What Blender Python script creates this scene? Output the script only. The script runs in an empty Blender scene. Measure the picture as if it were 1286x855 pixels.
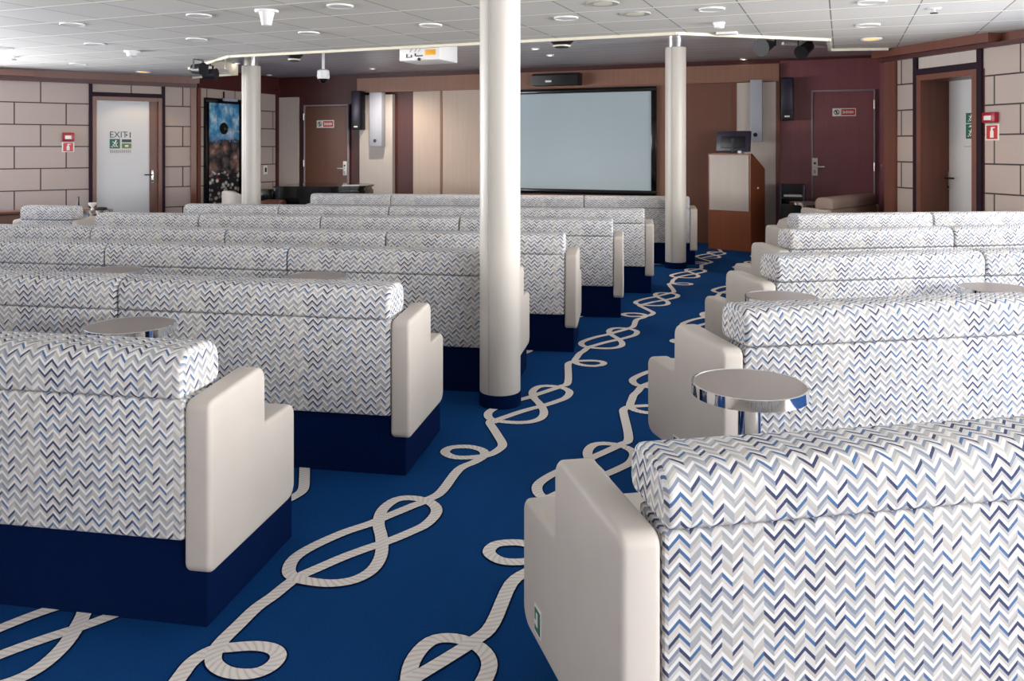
import bpy, bmesh, math, random
from mathutils import Vector, Matrix
random.seed(7)
PI = math.pi
sc = bpy.context.scene
COL = sc.collection
# ------------------------------------------------------------------ camera frame
F, CX, HZ, EYE = 1028.0, 643.0, 184.0, 1.43
YAW = math.radians(22)
CY, SY = math.cos(YAW), math.sin(YAW)
def cw(xc, d):                     # metres right of / ahead of the camera -> room (u, v)
    return (xc*CY - d*SY, xc*SY + d*CY)
def at(px, d):                     # picture column at distance d
    return cw((px-CX)/F*d, d)
def zz(py, d):                     # height of a picture row at distance d
    return EYE - (py-HZ)/F*d
def on_plane(px, P0, D):           # where the sight line of a column meets a wall line: length along D
    r = (px-CX)/F
    a, b = r*CY-SY, r*SY+CY
    # P0 + s D = k (a,b)
    det = D[0]*(-b) - D[1]*(-a)
    s = (-P0[0]*(-b) + P0[1]*(-a))/det
    return s
def ceil_at(px, py, z):
    d = (EYE-z)*F/(py-HZ)
    u, v = at(px, d)
    return u, v, d

# ------------------------------------------------------------------ node helpers
def srgb(r, g, b):
    def f(c):
        c /= 255.0
        return c/12.92 if c <= .04045 else ((c+.055)/1.055)**2.4
    return (f(r), f(g), f(b), 1)
class NT:
    def __init__(s, name):
        s.m = bpy.data.materials.new(name); s.m.use_nodes = True
        s.t = s.m.node_tree; s.n = s.t.nodes; s.l = s.t.links
        s.b = s.n['Principled BSDF']
    def node(s, typ, **kw):
        n = s.n.new(typ)
        for k, v in kw.items(): setattr(n, k, v)
        return n
    def put(s, sock, v):
        if isinstance(v, bpy.types.NodeSocket): s.l.new(v, sock)
        elif v is not None: sock.default_value = v
    def math(s, op, a, b=None, c=None):
        n = s.node('ShaderNodeMath', operation=op)
        s.put(n.inputs[0], a)
        if b is not None: s.put(n.inputs[1], b)
        if c is not None: s.put(n.inputs[2], c)
        return n.outputs[0]
    def mix(s, fac, a, b, blend='MIX'):
        n = s.node('ShaderNodeMix', data_type='RGBA', blend_type=blend)
        s.put(n.inputs[0], fac); s.put(n.inputs[6], a); s.put(n.inputs[7], b)
        return n.outputs[2]
    def coord(s, which='Object'):
        return s.node('ShaderNodeTexCoord').outputs[which]
    def mapping(s, v, scale=(1,1,1), rot=(0,0,0), loc=(0,0,0)):
        n = s.node('ShaderNodeMapping'); s.l.new(v, n.inputs[0])
        n.inputs[1].default_value = loc; n.inputs[2].default_value = rot; n.inputs[3].default_value = scale
        return n.outputs[0]
    def noise(s, v, scale, detail=3, rough=.5):
        n = s.node('ShaderNodeTexNoise'); s.l.new(v, n.inputs['Vector'])
        n.inputs['Scale'].default_value = scale; n.inputs['Detail'].default_value = detail; n.inputs['Roughness'].default_value = rough
        return n.outputs['Fac']
    def ramp(s, fac, stops, interp='LINEAR'):
        n = s.node('ShaderNodeValToRGB'); n.color_ramp.interpolation = interp
        e = n.color_ramp.elements
        while len(e) < len(stops): e.new(.5)
        for i, (p, c) in enumerate(stops): e[i].position = p; e[i].color = c
        s.put(n.inputs[0], fac); return n.outputs[0]
    def bump(s, h, strength=.3, dist=.01):
        n = s.node('ShaderNodeBump'); n.inputs['Strength'].default_value = strength; n.inputs['Distance'].default_value = dist
        s.l.new(h, n.inputs['Height']); s.l.new(n.outputs[0], s.b.inputs['Normal'])
    def set(s, col=None, rough=None, metal=None, spec=None, emis=None, estr=None):
        if col is not None: s.put(s.b.inputs['Base Color'], col)
        if rough is not None: s.put(s.b.inputs['Roughness'], rough)
        if metal is not None: s.b.inputs['Metallic'].default_value = metal
        if spec is not None: s.b.inputs['Specular IOR Level'].default_value = spec
        if emis is not None: s.b.inputs['Emission Color'].default_value = emis
        if estr is not None: s.b.inputs['Emission Strength'].default_value = estr
        return s.m
def plain(name, c, rough=.5, metal=0, spec=.5, var=.06, scale=14):
    t = NT(name)
    n = t.noise(t.coord(), scale, 3)
    dark = tuple(x*(1-var) for x in c[:3])+(1,); lite = tuple(min(1, x*(1+var)) for x in c[:3])+(1,)
    return t.set(t.mix(n, dark, lite), rough, metal, spec)
def emit(name, c, s):
    t = NT(name)
    return t.set(c, .5, emis=c, estr=s)

# ------------------------------------------------------------------ materials
def chevron_fabric():
    t = NT('chevron_fabric')
    uv = t.node('ShaderNodeUVMap').outputs[0]
    sp = t.node('ShaderNodeSeparateXYZ'); t.l.new(uv, sp.inputs[0])
    U, V = sp.outputs[0], sp.outputs[1]
    P, h = .0445, .0092
    a = t.math('MULTIPLY', U, 1/P)
    fr = t.math('FRACT', a)
    tri = t.math('MULTIPLY', t.math('ABSOLUTE', t.math('SUBTRACT', fr, .5)), 2*.0228)
    v2 = t.math('SUBTRACT', V, tri)
    rowf = t.math('MULTIPLY', v2, 1/h)
    half = t.math('FLOOR', t.math('MULTIPLY', a, 2))
    row = t.math('FLOOR', rowf)
    # repeat of the weave: 10 strokes across, 16 rows up
    hm = t.math('MODULO', t.math('ADD', half, 4000), 22)
    rm = t.math('MODULO', t.math('ADD', row, 4000), 18)
    cb = t.node('ShaderNodeCombineXYZ'); t.l.new(hm, cb.inputs[0]); t.l.new(rm, cb.inputs[1])
    wn = t.node('ShaderNodeTexWhiteNoise'); t.l.new(cb.outputs[0], wn.inputs['Vector'])
    rnd = wn.outputs['Value']
    third = t.math('MODULO', t.math('ADD', row, 3999), 3)
    c_dark = t.ramp(rnd, [(0, srgb(12,34,84)), (.27, srgb(48,94,142)), (.43, srgb(124,132,150)), (.66, srgb(160,160,160)), (.86, srgb(186,180,173))], 'CONSTANT')
    c_lite = t.ramp(rnd, [(0, srgb(226,224,221)), (.55, srgb(206,203,198)), (.8, srgb(218,216,213))], 'CONSTANT')
    c_mid = t.ramp(rnd, [(0, srgb(186,178,168)), (.3, srgb(176,174,171)), (.55, srgb(204,197,189)), (.75, srgb(160,160,162)), (.9, srgb(212,209,205))], 'CONSTANT')
    col = t.mix(t.math('GREATER_THAN', third, .5), c_dark, c_lite)
    col = t.mix(t.math('GREATER_THAN', third, 1.5), col, c_mid)
    # little breaks inside the strokes
    nz = t.noise(uv, 260, 2)
    col = t.mix(t.math('MULTIPLY', nz, .14), col, srgb(222,220,218))
    t.set(col, .85, spec=.2)
    t.bump(t.math('ADD', t.math('MULTIPLY', t.math('FRACT', rowf), .5), t.noise(uv, 700, 2)), .25, .002)
    return t.m
def carpet_mat():
    t = NT('blue_carpet')
    o = t.coord('Object')
    n1 = t.noise(o, .8, 2); n2 = t.noise(o, 160, 3, .7); n3 = t.noise(t.mapping(o, (1, .35, 1)), 9, 4)
    base = t.mix(n1, srgb(2,52,104), srgb(5,66,126))
    base = t.mix(t.math('MULTIPLY', n3, .45), base, srgb(6,44,92))
    base = t.mix(t.math('MULTIPLY', t.math('POWER', n2, 2), .5), base, srgb(36,92,150))
    t.set(base, .95, spec=.08)
    t.bump(n2, .5, .004)
    return t.m
def rope_mat():
    t = NT('rope_motif')
    uv = t.node('ShaderNodeUVMap').outputs[0]
    sp = t.node('ShaderNodeSeparateXYZ'); t.l.new(uv, sp.inputs[0])
    s = t.math('ADD', t.math('MULTIPLY', sp.outputs[0], 42), t.math('MULTIPLY', sp.outputs[1], 30))
    f = t.math('ABSOLUTE', t.math('SUBTRACT', t.math('FRACT', s), .5))
    c = t.ramp(f, [(0, srgb(204,193,184)), (.16, srgb(232,224,217)), (.5, srgb(240,234,228))])
    n = t.noise(t.coord(), 300, 2)
    t.set(t.mix(t.math('MULTIPLY', n, .3), c, srgb(186,178,170)), .95, spec=.08)
    t.bump(f, .3, .003)
    return t.m
def wood(name, c1, c2, rough=.35, scale=1.0, spec=.4):
    t = NT(name)
    o = t.coord('Object')
    n = t.noise(t.mapping(o, (26*scale, 26*scale, 1.2*scale)), 1.0, 5, .6)
    n2 = t.noise(o, .9, 2)
    c = t.mix(n, c1, c2)
    c = t.mix(t.math('MULTIPLY', n2, .3), c, c1)
    return t.set(c, rough, spec=spec)
def block_mat(name, bw, bh, off, c1, c2):
    t = NT(name)
    uv = t.node('ShaderNodeUVMap').outputs[0]
    b = t.node('ShaderNodeTexBrick')
    t.l.new(t.mapping(uv, loc=off), b.inputs['Vector'])
    b.inputs['Color1'].default_value = c1; b.inputs['Color2'].default_value = c2
    b.inputs['Mortar'].default_value = srgb(46,34,34)
    b.inputs['Scale'].default_value = 1; b.inputs['Mortar Size'].default_value = .008; b.inputs['Mortar Smooth'].default_value = 0
    b.inputs['Brick Width'].default_value = bw; b.inputs['Row Height'].default_value = bh
    b.offset = .5; b.squash = 1
    n = t.noise(t.mapping(uv, (1, 30, 1)), 4, 3)
    t.set(t.mix(t.math('MULTIPLY', n, .25), b.outputs['Color'], srgb(160,146,138)), .7, spec=.25)
    inv = t.math('SUBTRACT', 1, b.outputs['Fac'])
    t.bump(inv, .6, .01)
    return t.m
def tile_mat():
    t = NT('ceiling_tiles')
    o = t.coord('Object')
    sp = t.node('ShaderNodeSeparateXYZ'); t.l.new(o, sp.inputs[0])
    gu = t.math('DIVIDE', t.math('ADD', sp.outputs[0], 13.30), .66)
    gv = t.math('DIVIDE', t.math('ADD', sp.outputs[1], 5.25), .62)
    fu, fv = t.math('FRACT', gu), t.math('FRACT', gv)
    cb = t.node('ShaderNodeCombineXYZ'); t.l.new(t.math('FLOOR', gu), cb.inputs[0]); t.l.new(t.math('FLOOR', gv), cb.inputs[1])
    wn = t.node('ShaderNodeTexWhiteNoise'); t.l.new(cb.outputs[0], wn.inputs['Vector'])
    tile = t.mix(wn.outputs['Value'], srgb(210,207,199), srgb(220,217,210))
    tile = t.mix(t.math('MULTIPLY', t.noise(o, 40, 3), .12), tile, srgb(205,202,196))
    col = t.mix(t.math('LESS_THAN', fu, .016), tile, srgb(120,117,112))
    col = t.mix(t.math('LESS_THAN', fv, .085), col, srgb(186,183,176))  # shadow line along each cream strip, painted into the tile colour
    col = t.mix(t.math('LESS_THAN', fv, .060), col, srgb(250,247,236))
    t.set(col, .6, spec=.3)
    return t.m
def slat_mat():
    t = NT('grey_linear_ceiling')
    o = t.coord('Object')
    sp = t.node('ShaderNodeSeparateXYZ'); t.l.new(o, sp.inputs[0])
    f = t.math('FRACT', t.math('MULTIPLY', sp.outputs[1], 1/.3))
    line = t.math('LESS_THAN', f, .05)
    n = t.noise(t.mapping(o, (.6, 6, 1)), 2.0, 3)
    c = t.mix(n, srgb(186,182,184), srgb(214,210,212))
    t.set(t.mix(line, c, srgb(128,124,126)), .36, spec=.4)
    return t.m
def poster_mat():
    t = NT('poster_print')
    uv = t.node('ShaderNodeUVMap').outputs[0]
    sp = t.node('ShaderNodeSeparateXYZ'); t.l.new(uv, sp.inputs[0])
    V = sp.outputs[1]
    cl = t.noise(t.mapping(uv, (3, 4.5, 1)), 1.5, 5, .6)
    sky = t.ramp(cl, [(.32, srgb(24,96,158)), (.46, srgb(70,150,196)), (.56, srgb(150,196,220)), (.66, srgb(226,234,240))])
    sky = t.mix(t.ramp(V, [(.60, (1,1,1,1)), (.72, (0,0,0,1))]), sky, srgb(36,98,150))
    vr = t.node('ShaderNodeTexVoronoi'); t.l.new(t.mapping(uv, (5, 11, 1)), vr.inputs['Vector']); vr.inputs['Scale'].default_value = 1
    rk = t.noise(t.mapping(uv, (6, 13, 1)), 1.4, 5, .65)
    rock = t.ramp(t.math('ADD', t.math('MULTIPLY', vr.outputs['Distance'], .5), t.math('MULTIPLY', rk, .7)), [(.36, srgb(168,150,132)), (.5, srgb(128,92,80)), (.62, srgb(84,76,74)), (.78, srgb(30,28,32))])
    vo = t.node('ShaderNodeTexVoronoi'); t.l.new(t.mapping(uv, (9, 24, 1)), vo.inputs['Vector']); vo.inputs['Scale'].default_value = 1
    peb = t.ramp(vo.outputs['Distance'], [(.0, srgb(224,224,216)), (.36, srgb(168,168,160)), (.52, srgb(20,22,28))])
    red = t.math('GREATER_THAN', t.noise(t.mapping(uv, (5, 12, 1), loc=(3, 1, 0)), 1.2, 2), .66)
    peb = t.mix(red, peb, srgb(150,46,60))
    edge = t.math('ADD', V, t.math('MULTIPLY', t.math('SUBTRACT', rk, .5), .22))
    c = t.mix(t.math('GREATER_THAN', edge, .63), rock, sky)
    c = t.mix(t.math('LESS_THAN', edge, .33), c, peb)
    return t.set(c, .35)

M = {}
M['fabric'] = chevron_fabric()
M['carpet'] = carpet_mat()
M['rope'] = rope_mat()
M['rope_edge'] = plain('rope_outline', srgb(4,26,62), .95, spec=.05)
M['leather'] = plain('beige_leather', srgb(197,188,178), .5, spec=.35, var=.05, scale=9)
M['taupe'] = plain('taupe_upholstery', srgb(160,142,130), .8, spec=.2, var=.1, scale=60)
M['plinth'] = plain('navy_plinth_carpet', srgb(4,24,62), .95, spec=.05, var=.2, scale=120)
M['column'] = wood('column_cladding', srgb(192,185,175), srgb(202,196,187), .36, .5)
M['chrome'] = plain('polished_chrome', (.82,.83,.85,1), .06, 1, var=.01)
M['neck'] = plain('satin_chrome', (.9,.9,.92,1), .22, 1, var=.02)
M['steel'] = plain('brushed_steel', (.62,.61,.6,1), .3, 1, var=.05)
M['table_top'] = plain('taupe_laminate', srgb(150,138,131), .35, var=.03)
M['dark_wood'] = wood('dark_red_wood', srgb(66,30,28), srgb(88,42,38), .45)
M['dark_trim'] = wood('dark_plum_trim', srgb(34,20,32), srgb(48,28,38), .6, spec=.15)
M['trim_wood'] = wood('mahogany_trim', srgb(100,58,46), srgb(126,78,62), .36)
M['fascia'] = wood('walnut_fascia', srgb(132,94,76), srgb(154,114,94), .45)
M['brown_panel'] = wood('brown_panel', srgb(106,70,56), srgb(126,86,70), .4)
M['door_wood'] = wood('door_veneer', srgb(94,58,42), srgb(114,74,54), .4)
M['purple_wood'] = wood('plum_wood', srgb(122,70,78), srgb(146,90,92), .35)
M['light_wood'] = wood('pale_birch_panel', srgb(186,164,146), srgb(206,186,168), .45)
M['pale_panel'] = wood('pale_striped_panel', srgb(190,178,168), srgb(204,194,184), .5, .8)
M['lectern_wood'] = wood('lectern_veneer', srgb(122,68,42), srgb(150,88,56), .35)
M['jamb'] = plain('grey_door_frame', srgb(150,140,146), .4)
M['black'] = plain('black_plastic', srgb(16,15,20), .4)
M['monitor'] = plain('dark_monitor_plastic', srgb(42,38,58), .35)
M['gloss_black'] = plain('black_lacquer', srgb(10,10,13), .12)
M['white'] = plain('white_plastic', srgb(235,234,232), .4, var=.02)
M['white_door'] = plain('white_door_paint', srgb(208,208,208), .4, var=.015, scale=2)
M['speaker'] = plain('silver_speaker', srgb(172,174,182), .4, var=.03)
M['screen'] = plain('screen_cloth', srgb(184,200,206), .7, var=.02, scale=2)
M['tiles'] = tile_mat()
M['cream'] = plain('cream_edge', srgb(226,219,198), .5, var=.02)
M['slats'] = slat_mat()
M['poster'] = poster_mat()
M['red'] = plain('signal_red', srgb(190,30,34), .4)
M['dark_red'] = plain('alarm_red', srgb(158,22,40), .35)
M['orange'] = plain('orange_sticker', srgb(240,170,20), .5)
M['green'] = plain('sign_green', srgb(14,96,74), .5)
M['dark_green'] = plain('lettering_green', srgb(20,62,54), .5)
M['lime'] = plain('lime_sign', srgb(98,124,40), .5)
M['sign_white'] = plain('sign_white', srgb(232,230,222), .5, var=.02)
M['grey_text'] = plain('grey_lettering', srgb(164,158,156), .5)
M['paper'] = plain('white_paper', srgb(232,228,228), .7)
M['warm'] = emit('warm_lamp', (1, .50, .10, 1), .21)
M['glow'] = emit('spot_lens', (1,.93,.84,1), 2.0)
M['lamp'] = plain('frosted_lamp', srgb(226,224,214), .35)
M['grille'] = plain('ceiling_grille', srgb(176,173,166), .6)
M['blockL'] = block_mat('stone_blocks_port', .66, .32, (0, -.15, 0), srgb(186,170,162), srgb(180,165,155))
M['blockR'] = block_mat('stone_blocks_starboard', .60, .295, (0, -.075, 0), srgb(190,174,166), srgb(184,169,160))

# ------------------------------------------------------------------ mesh helpers
class MB:
    def __init__(s): s.bm = bmesh.new(); s.uv = s.bm.loops.layers.uv.new('UVMap'); s.mats = []
    def mi(s, m):
        if m is None: return 0
        if m not in s.mats: s.mats.append(m)
        return s.mats.index(m)
    def _take(s, geo, m, mx):
        fs = [g for g in geo if isinstance(g, bmesh.types.BMFace)]
        i = s.mi(m)
        for f in fs: f.material_index = i
        return fs
    def box(s, c, size, m=None, rot=0, bev=0, seg=2, rx=0, ry=0):
        r = bmesh.ops.create_cube(s.bm, size=1)
        vs = r['verts']
        bmesh.ops.scale(s.bm, vec=size, verts=vs)
        if bev:
            es = list({e for v in vs for e in v.link_edges})
            q = bmesh.ops.bevel(s.bm, geom=es, offset=bev, segments=seg, profile=.5, affect='EDGES')
            vs = list({v for f in q['faces'] for v in f.verts} | {v for v in vs if v.is_valid})
        mx = Matrix.Translation(c) @ Matrix.Rotation(rot, 4, 'Z') @ Matrix.Rotation(ry, 4, 'Y') @ Matrix.Rotation(rx, 4, 'X')
        bmesh.ops.transform(s.bm, matrix=mx, verts=vs)
        i = s.mi(m)
        for f in {f for v in vs for f in v.link_faces}: f.material_index = i
        return s
    def cyl(s, p0, p1, r, m=None, n=24, r2=None, cap=True):
        p0, p1 = Vector(p0), Vector(p1); d = p1-p0
        q = bmesh.ops.create_cone(s.bm, cap_ends=cap, segments=n, radius1=r, radius2=r if r2 is None else r2, depth=d.length)
        mx = Matrix.Translation((p0+p1)/2) @ d.to_track_quat('Z', 'Y').to_matrix().to_4x4()
        bmesh.ops.transform(s.bm, matrix=mx, verts=q['verts'])
        i = s.mi(m)
        for f in {f for v in q['verts'] for f in v.link_faces}: f.material_index = i
        return s
    def lathe(s, prof, c=(0,0,0), m=None, n=32):
        i = s.mi(m); rings = []
        for (r, z) in prof:
            rings.append([s.bm.verts.new((c[0]+r*math.cos(2*PI*k/n), c[1]+r*math.sin(2*PI*k/n), c[2]+z)) for k in range(n)])
        for a, b in zip(rings, rings[1:]):
            for k in range(n):
                f = s.bm.faces.new((a[k], a[(k+1)%n], b[(k+1)%n], b[k])); f.material_index = i
        for ring, top in ((rings[0], False), (rings[-1], True)):
            f = s.bm.faces.new(ring if top else ring[::-1]); f.material_index = i
        return s
    def poly(s, pts, m=None, uvs=None):
        f = s.bm.faces.new([s.bm.verts.new(p) for p in pts]); f.material_index = s.mi(m)
        if uvs:
            for l, u in zip(f.loops, uvs): l[s.uv].uv = u
        return s
    def prism(s, pts, z0, z1, m=None):            # polygon in plan, extruded upward
        i = s.mi(m)
        a = [s.bm.verts.new((x, y, z0)) for x, y in pts]; b = [s.bm.verts.new((x, y, z1)) for x, y in pts]
        n = len(pts)
        for k in range(n):
            f = s.bm.faces.new((a[k], a[(k+1)%n], b[(k+1)%n], b[k])); f.material_index = i
        for f in (s.bm.faces.new(a[::-1]), s.bm.faces.new(b)): f.material_index = i
        return s
    def sweep(s, prof, x0, x1, r=.015, seg=3, m=None, shear=0.0, uoff=0.0, flipx=1):
        """closed (y,z) outline carried along x with rounded ends; shear slides x with y"""
        i = s.mi(m); n = len(prof)
        area = sum(prof[k][0]*prof[(k+1)%n][1]-prof[(k+1)%n][0]*prof[k][1] for k in range(n))
        sg = 1 if area > 0 else -1
        nr = []
        for k in range(n):
            p, c, q = Vector(prof[k-1]), Vector(prof[k]), Vector(prof[(k+1)%n])
            d1 = (c-p).normalized(); d2 = (q-c).normalized()
            n1 = Vector((d1.y, -d1.x))*sg; n2 = Vector((d2.y, -d2.x))*sg
            h = n1+n2
            h = h.normalized()/max(.35, h.normalized().dot(n1)) if h.length > 1e-6 else n1
            nr.append(h)
        arc = [0]
        for k in range(n): arc.append(arc[-1]+(Vector(prof[(k+1)%n])-Vector(prof[k])).length)
        secs = []
        for k in range(seg+1):
            a = PI/2*k/seg; secs.append((x0+r*(1-math.cos(a)), r*(1-math.sin(a))))
        for k in range(seg+1):
            a = PI/2*(seg-k)/seg; secs.append((x1-r*(1-math.cos(a)), r*(1-math.sin(a))))
        rings = []
        for x, ins in secs:
            ring = []
            for (y, z), nn in zip(prof, nr):
                yy, z2 = y-nn.x*ins, z-nn.y*ins
                ring.append(s.bm.verts.new((x+shear*yy, yy, z2)))
            rings.append(ring)
        for j in range(len(rings)-1):
            A, B = rings[j], rings[j+1]
            for k in range(n):
                k2 = (k+1) % n
                f = s.bm.faces.new((A[k], A[k2], B[k2], B[k])); f.material_index = i
                us = (secs[j][0]+uoff, secs[j][0]+uoff, secs[j+1][0]+uoff, secs[j+1][0]+uoff); vs = (arc[k], arc[k+1], arc[k+1], arc[k])
                for l, u, v in zip(f.loops, us, vs): l[s.uv].uv = (u, v)
        for ring in (rings[0], rings[-1]):
            f = s.bm.faces.new(ring); f.material_index = i
            for l in f.loops: l[s.uv].uv = (l.vert.co.y+uoff*.7, l.vert.co.z)
        return s
    def mesh(s, name, m=None):
        bmesh.ops.recalc_face_normals(s.bm, faces=s.bm.faces)
        me = bpy.data.meshes.new(name)
        s.bm.to_mesh(me); s.bm.free()
        ms = s.mats if s.mats else [m]
        for x in ms: me.materials.append(x)
        me.shade_smooth()
        me.set_sharp_from_angle(angle=math.radians(38))
        return me
    def build(s, name, m=None, parent=None, loc=None, rotz=None):
        o = bpy.data.objects.new(name, s.mesh(name, m)); COL.objects.link(o)
        if parent is not None: o.parent = parent
        if loc is not None: o.location = loc
        if rotz is not None: o.rotation_euler = (0, 0, rotz)
        return o
def link_mesh(name, me, parent=None, loc=None, rotz=None):
    o = bpy.data.objects.new(name, me); COL.objects.link(o)
    if parent is not None: o.parent = parent
    if loc is not None: o.location = loc
    if rotz is not None: o.rotation_euler = (0, 0, rotz)
    return o
def tag(o, label, cat, group=None):
    o['label'] = label; o['category'] = cat; o['kind'] = 'thing'
    if group: o['group'] = group
    return o
def thing(name, label, cat, loc=(0,0,0), rotz=0, group=None):
    o = bpy.data.objects.new(name, None); COL.objects.link(o)
    o.empty_display_size = .1
    o.location = loc; o.rotation_euler = (0, 0, rotz)
    return tag(o, label, cat, group)
def struct(o, label=None):
    o['kind'] = 'structure'
    if label: o['label'] = label
    return o
def dup_tree(src, loc, rotz, label, group=None):
    r = src.copy(); COL.objects.link(r); r.location = loc; r.rotation_euler = (0, 0, rotz); r['label'] = label
    if group: r['group'] = group
    for ch in list(src.children):
        c = ch.copy(); COL.objects.link(c); c.parent = r
        for g in list(ch.children):
            d = g.copy(); COL.objects.link(d); d.parent = c
    return r
def rounded(pts, radii, seg=5):
    out = []; n = len(pts)
    for k in range(n):
        p, c, q = Vector(pts[k-1]), Vector(pts[k]), Vector(pts[(k+1)%n]); r = radii[k]
        if r <= 0: out.append(tuple(c)); continue
        d1 = (p-c).normalized(); d2 = (q-c).normalized()
        ang = d1.angle(d2); t = r/math.tan(ang/2)
        a, b = c+d1*t, c+d2*t
        ctr = c+(d1+d2).normalized()*(r/math.sin(ang/2))
        a0 = math.atan2(a.y-ctr.y, a.x-ctr.x); a1 = math.atan2(b.y-ctr.y, b.x-ctr.x)
        da = (a1-a0+PI) % (2*PI)-PI
        for j in range(seg+1):
            th = a0+da*j/seg; out.append((ctr.x+r*math.cos(th), ctr.y+r*math.sin(th)))
    return out

# ------------------------------------------------------------------ floor with the rope carpet
RL = [(-.075,-.896),(-.095,-.831),(-.095,-.789),(-.08,-.752),(-.037,-.723),(.018,-.694),(.071,-.687),(.108,-.707),(.119,-.748),(.103,-.788),(.063,-.811),(.014,-.817),(-.037,-.8),(-.068,-.763),(-.086,-.714),(-.097,-.63),(-.108,-.538),(-.103,-.464)]
KN = [(-.104,-.382),(-.098,-.332),(-.068,-.253),(-.035,-.17),(.004,-.093),(.049,-.015),(.088,.073),(.115,.159),(.103,.267),(.046,.329),(-.041,.342),(-.099,.302),(-.101,.2),(-.053,.092),(.012,.005),(.078,-.106),(.104,-.206),(.084,-.283),(.029,-.329),(-.042,-.347),(-.106,-.346),(-.153,-.318),(-.187,-.243),(-.179,-.149),(-.136,-.018),(-.084,.079),(-.055,.159),(-.016,.258),(.02,.359),(.034,.447)]
LL = [(0,.679),(.029,.787),(.038,.873),(.005,.927),(-.057,.946),(-.109,.933),(-.151,.898),(-.149,.84),(-.096,.804),(-.042,.81),(.017,.846),(.058,.892),(.072,.973),(.061,1.036),(-.002,1.13),(-.074,1.23),(-.118,1.293),(-.123,1.344)]
PER = 1.68
motif = RL + KN + LL + [(x, y+PER) for x, y in KN]       # one repeat is two knots long
def catmull(pts, sub=4):
    out = []
    for k in range(1, len(pts)-2):
        p0, p1, p2, p3 = (Vector(pts[j]) for j in (k-1, k, k+1, k+2))
        for j in range(sub):
            t = j/sub
            out.append(.5*((2*p1)+(p2-p0)*t+(2*p0-5*p1+4*p2-p3)*t*t+(3*p1-p0-3*p2+p3)*t**3))
    return out
fl = MB()
fl.prism([(-13.2,-4.3),(5.2,-4.3),(5.2,12.8),(-13.2,12.8)], -.08, 0, M['carpet'])
def ribbon(mb, path, w, z0, z1, m, per_len=3.36):
    i = mb.mi(m); s = 0; prev = None
    L = []
    for k, p in enumerate(path):
        a = path[max(0, k-1)]; b = path[min(len(path)-1, k+1)]
        d = (b-a).normalized(); n = Vector((-d.y, d.x))
        if k: s += (p-path[k-1]).length
        z = z0+(z1-z0)*((p.y/1.68) % 1 if False else (k % 240)/240)
        va = mb.bm.verts.new((p.x+n.x*w/2, p.y+n.y*w/2, z)); vb = mb.bm.verts.new((p.x-n.x*w/2, p.y-n.y*w/2, z))
        if prev:
            f = mb.bm.faces.new((prev[0], prev[1], vb, va)); f.material_index = i
            for l, uv in zip(f.loops, ((prev[2], 1), (prev[2], 0), (s, 0), (s, 1))): l[mb.uv].uv = (uv[0], uv[1]*.042)
        prev = (va, vb, s)
for k in range(-8, 5):
    u0 = -1.575+.57*k
    v0 = 2.59-(.79 if k % 2 else 0)
    pts = []
    for rep in range(-2, 4):
        pts += [(u0+x, v0+y+rep*2*PER) for x, y in motif]
    path = [p for p in catmull(pts) if -3.2 < p.y < 12.2]
    ribbon(fl, path, .056, .0012, .0016, M['rope_edge'])
    ribbon(fl, path, .045, .0022, .0040, M['rope'])
# normals: keep ribbons facing up (built before recalc)
o = fl.build('floor'); struct(o, 'blue carpet with a knotted rope pattern')

# ------------------------------------------------------------------ shell
ZF, ZR = 2.55, 2.70
A0 = (-9.68, 10.35); AD = (-.5405, -.8413)        # port oblique wall runs towards the windows
B0 = (.47, 10.56); BD = (.612, -.791)             # starboard oblique wall
VB = 12.4
def wall_boxes(mb, P0, D, s0, s1, z0, z1, m, thick=.12, side=1, uo=0):
    """upright slab between two lengths on a wall line; its room face lies on the line"""
    n = Vector((D[1], -D[0]))*side                # away from the room
    p = Vector(P0); d = Vector(D)
    a, b = p+d*s0, p+d*s1; c, e = b+n*thick, a+n*thick
    i = mb.mi(m)
    vs = [mb.bm.verts.new((q.x, q.y, z)) for z in (z0, z1) for q in (a, b, c, e)]
    for idx in ((0,1,5,4),(1,2,6,5),(2,3,7,6),(3,0,4,7),(3,2,1,0),(4,5,6,7)):
        f = mb.bm.faces.new([vs[t] for t in idx]); f.material_index = i
        for l in f.loops:
            q = l.vert.co
            l[mb.uv].uv = ((q.xy-p).dot(d)+uo, q.z)
    return mb
sA = lambda px: on_plane(px, A0, AD)
sB = lambda px: on_plane(px, B0, BD)
# port oblique wall (block panels, white door in a mahogany frame)
ZBL, ZBR = 2.39, 2.43
dl, dr = sA(113), sA(206)
wl = MB()
wall_boxes(wl, A0, AD, 0, dr, 0, ZBL, M['blockL'], side=1, uo=.12)
wall_boxes(wl, A0, AD, dl, 3.0, 0, ZBL, M['blockL'], side=1, uo=.12)
wall_boxes(wl, A0, AD, dr, dl, 2.19, ZBL, M['blockL'], side=1, uo=.02)
wall_boxes(wl, A0, AD, -.05, 3.0, ZBL, ZR+.05, M['trim_wood'], side=1)
struct(wl.build('wall_port_oblique'), 'pale stone block wall with a white door')
def trimbox(name, P0, D, s0, s1, z0, z1, m, proud=.03, back=.02, side=-1, lab=None):
    mb = MB(); n = Vector((D[1], -D[0]))*side
    wall_boxes(mb, (P0[0]-n.x*proud, P0[1]-n.y*proud), D, s0, s1, z0, z1, m, thick=proud+back, side=side)
    return struct(mb.build(name), lab)
trimbox('trim_1', A0, AD, sA(246), sA(239), 0, ZBL, M['trim_wood'], side=1)
trimbox('trim_2', A0, AD, sA(207), sA(203), 0, ZBL, M['dark_trim'], side=1)
trimbox('trim_3', A0, AD, sA(116), sA(111.5), 0, ZBL, M['dark_trim'], side=1)
trimbox('trim_4', A0, AD, 0, 3.0, ZBL-.015, ZBL+.05, M['dark_wood'], .05, side=1)
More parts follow.
